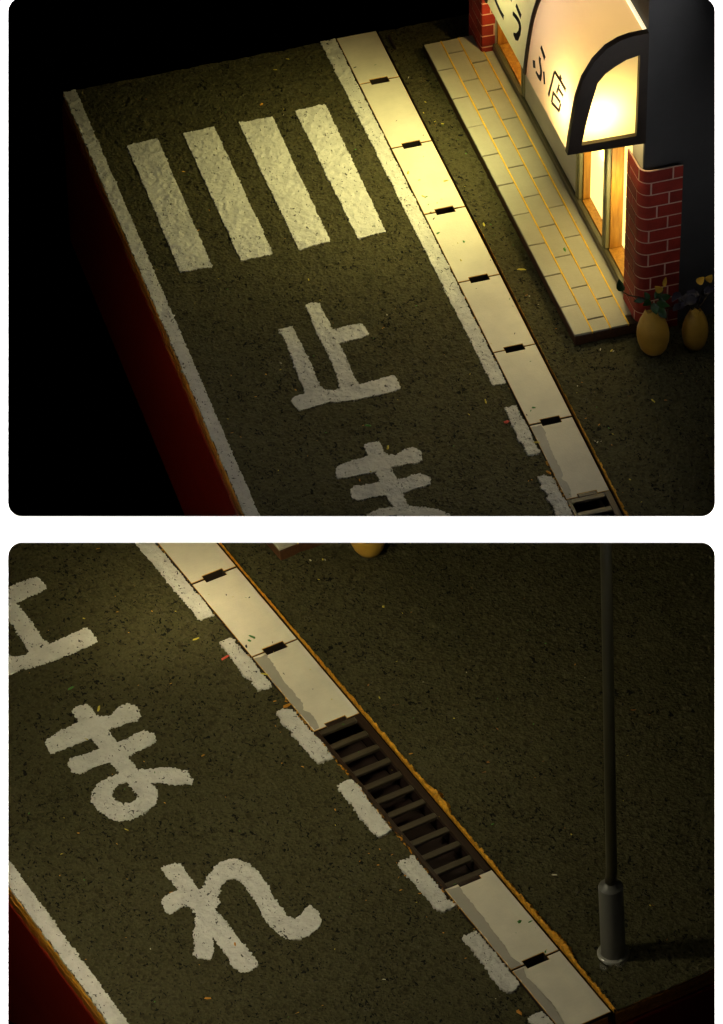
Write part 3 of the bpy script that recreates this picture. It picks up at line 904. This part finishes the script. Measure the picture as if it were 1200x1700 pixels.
    for v0, v1, off in cols:
        js = [pu0] + [off + 0.4455 * k for k in range(0, 11) if pu0 + 0.05 < off + 0.4455 * k < pu1 - 0.04] + [pu1]
        for a, b in zip(js, js[1:]):
            if not up and b < 4.4:
                continue
            bm = bmesh.new()
            dz = random.uniform(-0.003, 0.003)
            bx(bm, (a + (0.0065 if a > pu0 else 0), v0, ph - 0.0205), (b - 0.0065, v1, ph + dz), 0.0035)
            for vtx in bm.verts:
                vtx.co.x += random.uniform(-.0008, .0008)
                vtx.co.y += random.uniform(-.0008, .0008)
            link_bm('paver', bm, M['porch'], mdl, B, root)
    bm = bmesh.new()
    bx(bm, (1.01, 1.216, ph - 0.0205), (4.98 if up else 4.9, 1.306, ph + 0.002), 0.003)
    link_bm('threshold_board', bm, M['porch'], mdl, B, root)

    # ochre jars with sprigs
    def jar(c, h, r, lean, label, ragged):
        root = thing('clay_jar', mdl, (c[0], c[1], 0), label, 'jar', 'ochre jars by the brick pillar')
        prof = [(0.36, 0.0), (0.62, 0.04), (0.82, 0.14), (0.96, 0.30), (1.0, 0.45), (0.95, 0.60), (0.80, 0.76), (0.60, 0.89), (0.45, 0.97), (0.42, 1.0),
                (0.36, 0.985), (0.40, 0.93), (0.55, 0.85), (0.74, 0.7)]
        bm = bmesh.new()
        seg = 28
        rings = []
        for pr, pz in prof:
            ring = []
            for k in range(seg):
                a = k * 2 * math.pi / seg
                zz = pz
                if 0.9 < pz:
                    zz += ragged * (math.sin(a * 1 + 2.2) * 0.10 + math.sin(a * 3 + 1) * 0.04) * (pz - 0.9) * 10
                ring.append(bm.verts.new((c[0] + r * pr * math.cos(a) + lean[0] * zz * h, c[1] + r * pr * math.sin(a) + lean[1] * zz * h, zz * h)))
            rings.append(ring)
        for A, Bq in zip(rings, rings[1:]):
            for k in range(seg):
                bm.faces.new((A[k], A[(k + 1) % seg], Bq[(k + 1) % seg], Bq[k]))
        bm.faces.new(rings[0][::-1])
        bm.faces.new(rings[-1])
        bmesh.ops.recalc_face_normals(bm, faces=bm.faces)
        link_bm('jar_body', bm, M['jar'], mdl, (c[0], c[1], 0), root, smooth=True)
        bm = bmesh.new()
        tube(bm, [(c[0], c[1], 0.001), (c[0], c[1], 0.018)], [r * 0.40, r * 0.40], 20)
        link_bm('jar_foot', bm, M['jar'], mdl, (c[0], c[1], 0), root)
    jar((5.382, 1.346), 0.455, 0.144, (0, -0.06), 'ochre egg-shaped jar standing against the foot of the brick pillar' if up else
        'ochre jar foot cut off by the top edge of the lower opening', 1.0)
    if up:
        jar((5.443, 1.700), 0.43, 0.116, (0, 0), 'dim ochre jar in the shade at the right border behind the first jar', 0.4)

        def leaf(bm, p, d, n, ln, wd):
            p, d, n = Vector(p), Vector(d).normalized(), Vector(n)
            s = d.cross(n).normalized()
            n = s.cross(d).normalized()
            prof = [(0, 0.03), (0.2, 0.75), (0.45, 1.0), (0.7, 0.8), (0.9, 0.35), (1.0, 0.02)]
            rows = []
            for t, w in prof:
                c = p + d * ln * t + n * ln * (-0.25 * t * t)
                rows.append([bm.verts.new(c + s * wd * w * e + n * wd * 0.35 * abs(e) * w) for e in (-1, 0, 1)])
            for A, Bq in zip(rows, rows[1:]):
                for k in range(2):
                    bm.faces.new((A[k], A[k + 1], Bq[k + 1], Bq[k]))
        base = (5.37, 1.33, 0.44)
        sp = thing('leafy_sprig', mdl, base, 'glossy green sprig in the front jar, one leaf reaching over the porch', 'plant')
        bm = bmesh.new()
        tube(bm, [(5.38, 1.35, 0.40), (5.36, 1.30, 0.56), (5.33, 1.22, 0.60), (5.30, 1.13, 0.62), (5.28, 1.07, 0.67)], [0.008, 0.007, 0.006, 0.005, 0.004], 6)
        tube(bm, [(5.38, 1.36, 0.40), (5.36, 1.40, 0.55), (5.33, 1.44, 0.66)], [0.008, 0.006, 0.004], 6)
        link_bm('stem', bm, M['stem'], mdl, base, sp)
        specs = [((5.28, 1.075, 0.66), (0.1, -0.25, 0.9), 0.17, 0.055, 'leaf'),
                 ((5.34, 1.27, 0.575), (0.1, -0.9, 0.1), 0.13, 0.04, 'leaf'), ((5.36, 1.31, 0.56), (0.4, -0.5, 0.2), 0.13, 0.045, 'leaf'),
                 ((5.37, 1.33, 0.54), (0.9, -0.1, -0.2), 0.14, 0.05, 'leaf'), ((5.37, 1.36, 0.54), (0.7, 0.6, 0.1), 0.15, 0.05, 'leaf'),
                 ((5.36, 1.38, 0.56), (0.2, 0.9, 0.3), 0.14, 0.05, 'leaf'), ((5.36, 1.35, 0.57), (-0.3, 0.5, 0.6), 0.13, 0.045, 'leaf'),
                 ((5.38, 1.37, 0.50), (0.9, 0.35, -0.55), 0.16, 0.06, 'leaf'), ((5.36, 1.40, 0.57), (0.5, 0.6, 0.5), 0.11, 0.045, 'leaf'),
                 ((5.36, 1.30, 0.58), (-0.2, -0.4, 0.7), 0.10, 0.04, 'leaf'),
                 ((5.34, 1.42, 0.62), (0.1, -0.5, 0.6), 0.12, 0.05, 'petal'), ((5.33, 1.44, 0.66), (0.0, 0.1, 1.0), 0.12, 0.03, 'petal')]
        for p, d, ln, wd, m in specs:
            bm = bmesh.new()
            leaf(bm, p, d, (1, -0.6, 0.9), ln * 0.8, wd * 0.68)
            link_bm('leaf' if m == 'leaf' else 'petal', bm, M[m], mdl, base, sp, smooth=True)
        base = (5.44, 1.70, 0.44)
        sp = thing('dark_plant', mdl, base, 'dark navy plant with two pale petals above the rear jar at the right border', 'plant')
        bm = bmesh.new()
        for k in range(5):
            tube(bm, [(5.44, 1.70, 0.40), (5.43 + random.uniform(-.05, .03), 1.70 + 0.08 * (k - 2), 0.60)], [0.007, 0.004], 6)
        link_bm('stem', bm, M['stem'], mdl, base, sp)
        rr = random.Random(4)
        for k in range(20):
            a = rr.uniform(0, 6.28)
            bm = bmesh.new()
            leaf(bm, (5.42 + rr.uniform(-.05, .05), 1.72 + rr.uniform(-.17, .2), 0.52 + rr.uniform(-.05, .10)), (math.cos(a), math.sin(a), rr.uniform(-.3, .6)), (0.5, -.4, .9),
                 rr.uniform(.08, .14), rr.uniform(.028, .045))
            link_bm('leaf', bm, M['leaf_navy'], mdl, base, sp, smooth=True)
        for p, d in (((5.40, 1.72, 0.68), (0.2, 0.3, 0.6)), ((5.40, 1.81, 0.68), (0.3, 0.2, 0.8)), ((5.46, 1.69, 0.46), (0.6, -0.2, -0.3)), ((5.47, 1.86, 0.30), (0.5, 0.6, 0.1))):
            bm = bmesh.new()
            leaf(bm, p, d, (1, -.5, .8), 0.09, 0.035)
            link_bm('petal', bm, M['petal'], mdl, base, sp, smooth=True)
        build_shop(mdl)
    else:
        # lamp post
        b = Vector((10.148, 0.702, 0.0))
        root = thing('street_lamp', mdl, b, 'thin olive lamp post in a thick grey socket on the forecourt near the lower right', 'lamp post')
        bm = bmesh.new()
        tube(bm, [b + Vector((0, 0, 0.69)), b + Vector((0, 0.012, 0.8)), b + Vector((0, 0.078, 4.3))], [0.040, 0.039, 0.0375], 24)
        link_bm('pole', bm, M['post'], mdl, b, root, smooth=True)
        bm = bmesh.new()
        prof = [(0.090, 0.008), (0.090, 0.02), (0.087, 0.04), (0.087, 0.645), (0.085, 0.652), (0.081, 0.656), (0.052, 0.658), (0.044, 0.685)]
        tube(bm, [b + Vector((0, 0, z)) for r, z in prof], [r for r, z in prof], 32)
        link_bm('socket', bm, M['post_base'], mdl, b, root, smooth=True)
        bm = bmesh.new()
        tube(bm, [b + Vector((0, 0, -0.01)), b + Vector((0, 0, 0.016)), b + Vector((0, 0, 0.022))], [0.114, 0.114, 0.106], 32)
        link_bm('base_plate', bm, M['post_ring'], mdl, b, root)
        bm = bmesh.new()
        rr = random.Random(8)
        for k in range(16):
            a = math.radians(rr.uniform(200, 300))
            r = rr.uniform(0.10, 0.15)
            p = b + Vector((math.sin(a) * -r * 0.9 + 0.02, math.cos(a) * r - 0.03, rr.uniform(0.008, 0.02)))
            res = bmesh.ops.create_icosphere(bm, subdivisions=2, radius=rr.uniform(0.006, 0.017))
            for v in res['verts']:
                v.co = Vector((v.co.x * rr.uniform(0.9, 1.1), v.co.y, v.co.z * 0.55)) + p
        link_bm('glue_bead', bm, M['glue'], mdl, b, root, smooth=True)['kind'] = 'stuff'

    # crumbs of flock and shavings
    bm = bmesh.new()
    def crumb(x, y, z, sz, mi, flat=0.5):
        an = random.uniform(0, 3.14)
        l, w = sz * random.uniform(1.0, 2.2), sz * random.uniform(0.5, 0.9)
        vs = []
        for (a, c_, h) in ((-1, -.6, 0), (-.2, -1, 0), (1, -.3, 0), (.6, .9, 0), (-.7, .7, 0), (0, 0, flat)):
            a, c_ = a * l * random.uniform(.7, 1.2), c_ * w * random.uniform(.7, 1.2)
            vs.append(bm.verts.new((x + a * math.cos(an) - c_ * math.sin(an), y + a * math.sin(an) + c_ * math.cos(an), z + h * w)))
        for k in range(5):
            bm.faces.new((vs[k], vs[(k + 1) % 5], vs[5])).material_index = mi
    for (x, y, z, sz, mi) in CRUMBS:
        if u_lo < x < u_hi:
            crumb(x, y, z, sz, mi)
    for k in range(190):
        x = random.uniform(u_lo, u_hi)
        y = random.uniform(V_IN, 0) if random.random() < 0.55 else random.uniform(W + .05, 2.2 if not up else 0.7)
        if up and y > 0.66:
            continue
        mi = random.choices((0, 1, 2, 4, 5), (2, 2.5, 1.2, 7, 1))[0]
        crumb(x, y, 0.004 if y < 0 or y > W else 0.02, random.uniform(0.004, 0.0085), mi)
    for k in range(26):
        x = random.gauss(8.5, 0.35) if random.random() < 0.6 else random.uniform(6.4, 10.4)
        crumb(x, -abs(random.gauss(0.17, 0.13)), 0.006, random.uniform(0.004, 0.010), 2)
    for k in range(26):
        x = random.uniform(max(u_lo, 0.4), u_hi)
        crumb(x, random.uniform(0.02, W - .02), 0.02, random.uniform(0.004, 0.008), random.choice((0, 1, 4)))
    o = link_bm('loose_crumbs', bm, CRUMB, mdl)
    tagit(o, 'tiny green, yellow and dark crumbs scattered over the %s street model' % which, 'crumbs', None, 'stuff')

def build_shop(mdl):
    B = (2.9, 1.9, 0)
    root = thing('tofu_shop', mdl, B, 'small shop with a glowing lettered awning, brick pillars and lit doorways', 'shop')
    VF, VB = 1.32, 1.41
    def part(name, lo, hi, mat, parent=root, bev=0.003, label=None):
        o = box_obj(name, lo, hi, M[mat], mdl, B, parent, bev)
        if label and o:
            o['label'] = label
        return o
    UE = 5.06
    wall = part('facade_wall', (1.885, VF, 0.116), (3.355, VB, 2.04), 'white_wall')
    part('facade_wall', (4.765, VF, 0.0), (UE - .032, VB, 2.04), 'white_wall')
    part('facade_wall', (0.66, VF, 0.0), (1.005, VB, 2.04), 'white_wall')
    part('storey_wall', (0.66, VF, 2.043), (UE - .032, VB, 3.74), 'dark_wall')
    part('gable_wall', (UE - 0.030, VF - .001, 0.0), (UE + .001, 3.55, 3.74), 'dark_wall')
    part('gable_wall', (0.66, VB + .002, 0.0), (0.80, 3.55, 3.74), 'dark_wall')
    part('gable_wall', (0.803, 3.41, 0.0), (UE - 0.143, 3.55, 3.74), 'dark_wall')
    part('roof', (0.62, VF - .03, 3.745), (UE + .03, 3.6, 3.80), 'dark_wall')
    # room behind the doorways
    part('paper_screen', (1.03, 1.496, 0.19), (1.82, 1.500, 2.04), 'cap_sheet', bev=0)
    part('paper_screen', (3.42, 1.424, 0.199), (4.13, 1.428, 2.04), 'lit_paper', bev=0)
    part('paper_screen', (4.14, 1.476, 0.199), (4.77, 1.480, 2.04), 'lit_paper', bev=0)
    part('room_wall', (0.803, 1.95, 0.19), (UE - .143, 1.98, 2.04), 'cream')
    part('room_floor', (0.803, VB + .003, 0.10), (UE - .143, 1.948, 0.186), 'door_wood')
    part('room_ceiling', (0.803, VB + .003, 2.045), (UE - .143, 1.98, 2.07), 'cream')
    part('door_rail', (1.008, VF - .028, 0.118), (4.762, VF + .02, 0.196), 'rail', bev=0.008)
    for (a, b) in ((1.008, 1.80), (3.44, 4.09), (4.165, 4.762)):
        part('door_sill', (a + .002, VF + .023, 0.150), (b - .002, VB + (.013 if a > 3 and a < 4 else .062), 0.199), 'door_wood')
    for c in (1.808, 3.362, 4.092):
        o = part('door_post', (c, VF - .018, 0.197), (c + 0.034, VF + .03, 2.04), 'olive', bev=0.008)
        part('door_post', (c + 0.037, VF - .010, 0.197), (c + 0.072, VF + .03, 2.04), 'olive', bev=0.008)
        part('door_jamb', (c + 0.030, VF + .033, 0.200), (c + 0.080, VB + (.010 if c > 3 and c < 4 else .058), 2.04), 'door_wood')
    part('door_jamb', (1.008, VF + .01, 0.200), (1.05, VB + .02, 2.04), 'door_wood')
    # brick pillar of curved brick paper at the near corner
    def pillar(path, h, course, blen, seed, t=0.012, label=None):
        rr = random.Random(seed)
        L = [0.0]
        for a, b in zip(path, path[1:]):
            L.append(L[-1] + (Vector(b) - Vector(a)).length)
        def at(s, off):
            s = min(max(s, 0), L[-1])
            for i in range(len(path) - 1):
                if s <= L[i + 1] + 1e-9:
                    a, b = Vector(path[i]), Vector(path[i + 1])
                    d = (b - a).normalized()
                    p = a.lerp(b, (s - L[i]) / (L[i + 1] - L[i]))
                    return (p.x + d.y * off, p.y - d.x * off)
        def shell(bm, s0, s1, z0, z1, o0, o1):
            ss = [s0] + [l for l in L if s0 + .004 < l < s1 - .004] + [s1]
            rows = []
            for s in ss:
                i, o = at(s, o0), at(s, o1)
                rows.append([bm.verts.new((*i, z0)), bm.verts.new((*o, z0)), bm.verts.new((*o, z1)), bm.verts.new((*i, z1))])
            for A, Bq in zip(rows, rows[1:]):
                for k in range(4):
                    bm.faces.new((A[k], A[(k + 1) % 4], Bq[(k + 1) % 4], Bq[k]))
            bm.faces.new(rows[0][::-1])
            bm.faces.new(rows[-1])
            bmesh.ops.recalc_face_normals(bm, faces=bm.faces)
        bm = bmesh.new()
        shell(bm, 0, L[-1], 0.0, h, 0.0, t)
        p = link_bm('brick_pillar', bm, M['mortar'], mdl, B, root)
        if label:
            p['label'] = label
        n = int(h / course + 0.5)
        g = 0.0075
        for r in range(n):
            z0, z1 = h - (r + 1) * course + g, h - r * course - g
            if z1 <= 0.01:
                continue
            s = -blen * (0.5 * (r % 2) + rr.uniform(0.0, 0.25))
            while s < L[-1]:
                a, b = max(s + g, 0.0), min(s + blen * 1 - g, L[-1])
                if b - a > 0.02:
                    bm = bmesh.new()
                    shell(bm, a, b, max(z0, 0.003), z1, t - .004, t + 0.0035 + rr.uniform(-.001, .001))
                    link_bm('brick', bm, M['brick' if rr.random() < 0.6 else 'brick_dark'], mdl, B, p)
                s += blen
        return p
    arc = [(5.02 + 0.085 * math.sin(a), 1.376 - 0.085 * math.cos(a)) for a in (i * math.pi / 2 / 7 for i in range(8))]
    pillar([(4.762, 1.292)] + arc + [(5.105, 1.655)], 1.79, 0.1315, 0.30, 3, label='near red brick pillar')
    pillar([(0.62, 1.312), (0.62, 1.203), (0.625, 1.20), (0.985, 1.20), (0.99, 1.205), (0.99, 1.316)], 2.04, 0.125, 0.24, 6, label='far red brick pillar')
    # the awning
    prof = [(.631, 2.13), (.66, 2.42), (.70, 2.70), (.754, 2.887), (.845, 3.05), (.955, 3.162), (1.06, 3.215), (1.16, 3.236), (1.285, 3.238)]
    def smooth_prof(sub=4):
        out = []
        for i in range(len(prof) - 1):
            p0, p1, p2, p3 = (prof[max(i - 1, 0)], prof[i], prof[i + 1], prof[min(i + 2, len(prof) - 1)])
            for k in range(sub):
                t = k / sub
                out.append(tuple(0.5 * (2 * p1[j] + (p2[j] - p0[j]) * t + (2 * p0[j] - 5 * p1[j] + 4 * p2[j] - p3[j]) * t * t + (3 * p1[j] - p0[j] - 3 * p2[j] + p3[j]) * t ** 3) for j in (0, 1)))
        return out + [prof[-1]]
    SP = smooth_prof()
    def normal(i):
        a, b = SP[max(i - 1, 0)], SP[min(i + 1, len(SP) - 1)]
        d = Vector((b[0] - a[0], b[1] - a[1])).normalized()
        return Vector((-d.y, d.x))
    def band(bm, u0, u1, o0, o1, i0=0, i1=None):
        i1 = len(SP) - 1 if i1 is None else i1
        rows = []
        for i in range(i0, i1 + 1):
            n = normal(i)
            p0, p1 = Vector(SP[i]) + n * o0, Vector(SP[i]) + n * o1
            rows.append([bm.verts.new((u0, *p0)), bm.verts.new((u0, *p1)), bm.verts.new((u1, *p1)), bm.verts.new((u1, *p0))])
        for A, Bq in zip(rows, rows[1:]):
            for k in range(4):
                bm.faces.new((A[k], A[(k + 1) % 4], Bq[(k + 1) % 4], Bq[k]))
        bm.faces.new(rows[0][::-1])
        bm.faces.new(rows[-1])
        bmesh.ops.recalc_face_normals(bm, faces=bm.faces)
    aw = part('awning', (0.70, 0.66, 2.085), (4.70, VF - .002, 2.105), 'black_frame', label='glowing white awning with black lettering')  # its own mesh is an added board keeping bulb light off the porch
    part('awning_light_block', (4.702, 0.66, 2.085), (5.03, 1.03, 2.105), 'black_frame', aw)  # added light blocker; the gap behind it lets light reach the pillar
    ribs = [0.72, 1.80, 2.84, 3.915]
    spans = [(0.745, 1.775, 'sheet_a'), (1.825, 2.815, 'sheet_a'), (2.865, 3.89, 'sheet_a'), (3.94, 5.028, 'sheet_b')]
    for a, b, m in spans:
        bm = bmesh.new()
        rows = []
        for i in range(len(SP)):
            rows.append([bm.verts.new((u, *SP[i])) for u in np.linspace(a, b, 6)])
        for A, Bq in zip(rows, rows[1:]):
            for k in range(5):
                bm.faces.new((A[k], A[k + 1], Bq[k + 1], Bq[k]))
        bmesh.ops.recalc_face_normals(bm, faces=bm.faces)
        link_bm('awning_sheet', bm, M[m], mdl, B, aw, smooth=True)
    for c in ribs:
        bm = bmesh.new()
        band(bm, c - 0.024, c + 0.024, -0.035, 0.016)
        link_bm('awning_rib', bm, M['brown_rib'], mdl, B, aw)
    out = [(.618, 2.125), (.65, 2.42), (.69, 2.70), (.745, 2.892), (.838, 3.06), (.95, 3.173), (1.06, 3.228), (1.16, 3.248), (1.316, 3.250), (1.316, 2.085), ]
    inn = [(.743, 2.201), (.775, 2.40), (.82, 2.62), (.874, 2.831), (.94, 2.912), (1.023, 2.967), (1.12, 3.015), (1.241, 3.039), (1.233, 2.184)]
    bm = bmesh.new()
    vs, es = [Vector(p) for p in out], []
    n0 = len(vs)
    vs += [Vector(p) for p in inn]
    es = [(n0 + i, n0 + (i + 1) % len(inn)) for i in range(len(inn))]
    V, E, F, *_ = delaunay_2d_cdt(vs, es, [list(range(n0))], 1, 1e-6)
    A = [bm.verts.new((5.031, *v)) for v in V]
    Bv = [bm.verts.new((5.095, *v)) for v in V]
    cnt = {}
    def inside(p, poly):
        c = False
        for i in range(len(poly)):
            a, b = poly[i], poly[i - 1]
            if (a[1] > p[1]) != (b[1] > p[1]) and p[0] < (b[0] - a[0]) * (p[1] - a[1]) / (b[1] - a[1]) + a[0]:
                c = not c
        return c
    for f in F:
        c = (sum(V[i][0] for i in f) / 3, sum(V[i][1] for i in f) / 3)
        if inside(c, inn):
            continue
        bm.faces.new([A[i] for i in f])
        bm.faces.new([Bv[i] for i in reversed(f)])
        for i in range(3):
            e = tuple(sorted((f[i], f[(i + 1) % 3])))
            cnt[e] = cnt.get(e, 0) + 1
    for (i, j), c in cnt.items():
        if c == 1:
            bm.faces.new((A[i], A[j], Bv[j], Bv[i]))
    bmesh.ops.recalc_face_normals(bm, faces=bm.faces)
    link_bm('awning_cap_frame', bm, M['black_frame'], mdl, B, aw)
    bm = bmesh.new()
    c = Vector((sum(p[0] for p in inn) / len(inn), sum(p[1] for p in inn) / len(inn)))
    bm.faces.new([bm.verts.new((5.05, *(c + (Vector(p) - c) * 1.03))) for p in inn])
    link_bm('awning_cap_panel', bm, M['cap_sheet'], mdl, B, aw)
    part('light_leak_strip', (0.745, 1.288, 3.222), (5.03, 1.314, 3.256), 'strip', aw, 0.003)
    # lettering on the awning, as strokes lying on the sheet: (u, position along the outline)
    def sheet_pt(u, s, off):
        s = max(s, 0.0) * 4
        i = min(int(s), len(SP) - 2)
        t = s - i
        n = normal(i) * (1 - t) + normal(i + 1) * t
        p = Vector(SP[i]) * (1 - t) + Vector(SP[i + 1]) * t + n * off
        return Vector((u, p.x, p.y)), Vector((0, n.x, n.y))
    def character(name, strokes, label):
        bm = bmesh.new()
        for si, (pts, ws) in enumerate(strokes):
            dense = []
            for k in range(len(pts) - 1):
                for j in range(6):
                    t = j / 6
                    dense.append((pts[k][0] * (1 - t) + pts[k + 1][0] * t, pts[k][1] * (1 - t) + pts[k + 1][1] * t, ws[k] * (1 - t) + ws[k + 1] * t))
            dense.append((*pts[-1], ws[-1]))
            off = 0.004 + 0.0012 * si
            P = [sheet_pt(u, s, off) for u, s, w in dense]
            prev = None
            for k, (p, n) in enumerate(P):
                d = (P[min(k + 1, len(P) - 1)][0] - P[max(k - 1, 0)][0]).normalized()
                sd = d.cross(n).normalized() * dense[k][2]
                row = [bm.verts.new(p + sd - n * .004), bm.verts.new(p + sd), bm.verts.new(p - sd), bm.verts.new(p - sd - n * .004)]
                if prev:
                    for q in range(3):
                        bm.faces.new((prev[q], row[q], row[q + 1], prev[q + 1]))
                prev = row
        bmesh.ops.recalc_face_normals(bm, faces=bm.faces)
        o = link_bm(name, bm, M['ink'], mdl, B, aw)
        o['label'] = label
    t = 0.017
    character('sign_character', [([(3.02, 0.80), (2.98, 0.66), (3.067, 0.573), (3.185, 0.529), (3.285, 0.539)], [t * .8, t, t, t, t * 1.2]),
                                 ([(3.26, 1.60), (3.333, 1.451), (3.414, 1.408)], [t, t, t]), ([(3.08, 1.25), (3.03, 0.95), (2.99, 0.70)], [t, t, t])], 'black hiragana to')
    character('sign_character', [([(3.517, 1.483), (3.663, 1.41)], [t, t * 1.3]),
                                 ([(3.478, 1.105), (3.56, 1.165), (3.618, 1.182), (3.66, 1.15), (3.682, 1.073), (3.68, 0.90), (3.647, 0.692), (3.61, 0.62), (3.555, 0.602)],
                                  [t, t * 1.2, t * 1.3, t * 1.3, t * 1.3, t * 1.5, t * 2.0, t * 1.8, t * 0.7])], 'black hiragana u')
    character('sign_character', [([(4.18, 1.591), (4.303, 1.457)], [t, t * 1.2]),
                                 ([(4.196, 1.278), (4.20, 1.20), (4.208, 1.129), (4.26, 0.973), (4.275, 0.85), (4.269, 0.713), (4.225, 0.68), (4.158, 0.679)], [t * 1.2, t * 1.2, t, t, t, t * 1.4, t, t * .6]),
                                 ([(4.075, 0.755), (4.13, 0.855)], [t * 1.9, t * 1.9]), ([(4.328, 1.077), (4.384, 0.78)], [t * .8, t * .8])], 'black hiragana fu')
    t = 0.0135
    character('sign_character', [([(4.662, 1.76), (4.715, 1.715)], [t, t]), ([(4.548, 1.611), (4.69, 1.64), (4.837, 1.659)], [t, t, t * 1.2]),
                                 ([(4.548, 1.611), (4.53, 1.15), (4.5, 0.676)], [t, t, t * 1.2]), ([(4.694, 1.538), (4.667, 1.137)], [t, t]),
                                 ([(4.685, 1.361), (4.818, 1.388)], [t, t]),
                                 ([(4.603, 1.018), (4.598, 0.669)], [t, t]), ([(4.598, 0.669), (4.784, 0.809)], [t, t]), ([(4.784, 0.809), (4.795, 1.11)], [t, t]),
                                 ([(4.795, 1.11), (4.603, 1.018)], [t, t])], 'black kanji for shop')


build_street(UP, 'upper')
build_street(LO, 'lower')
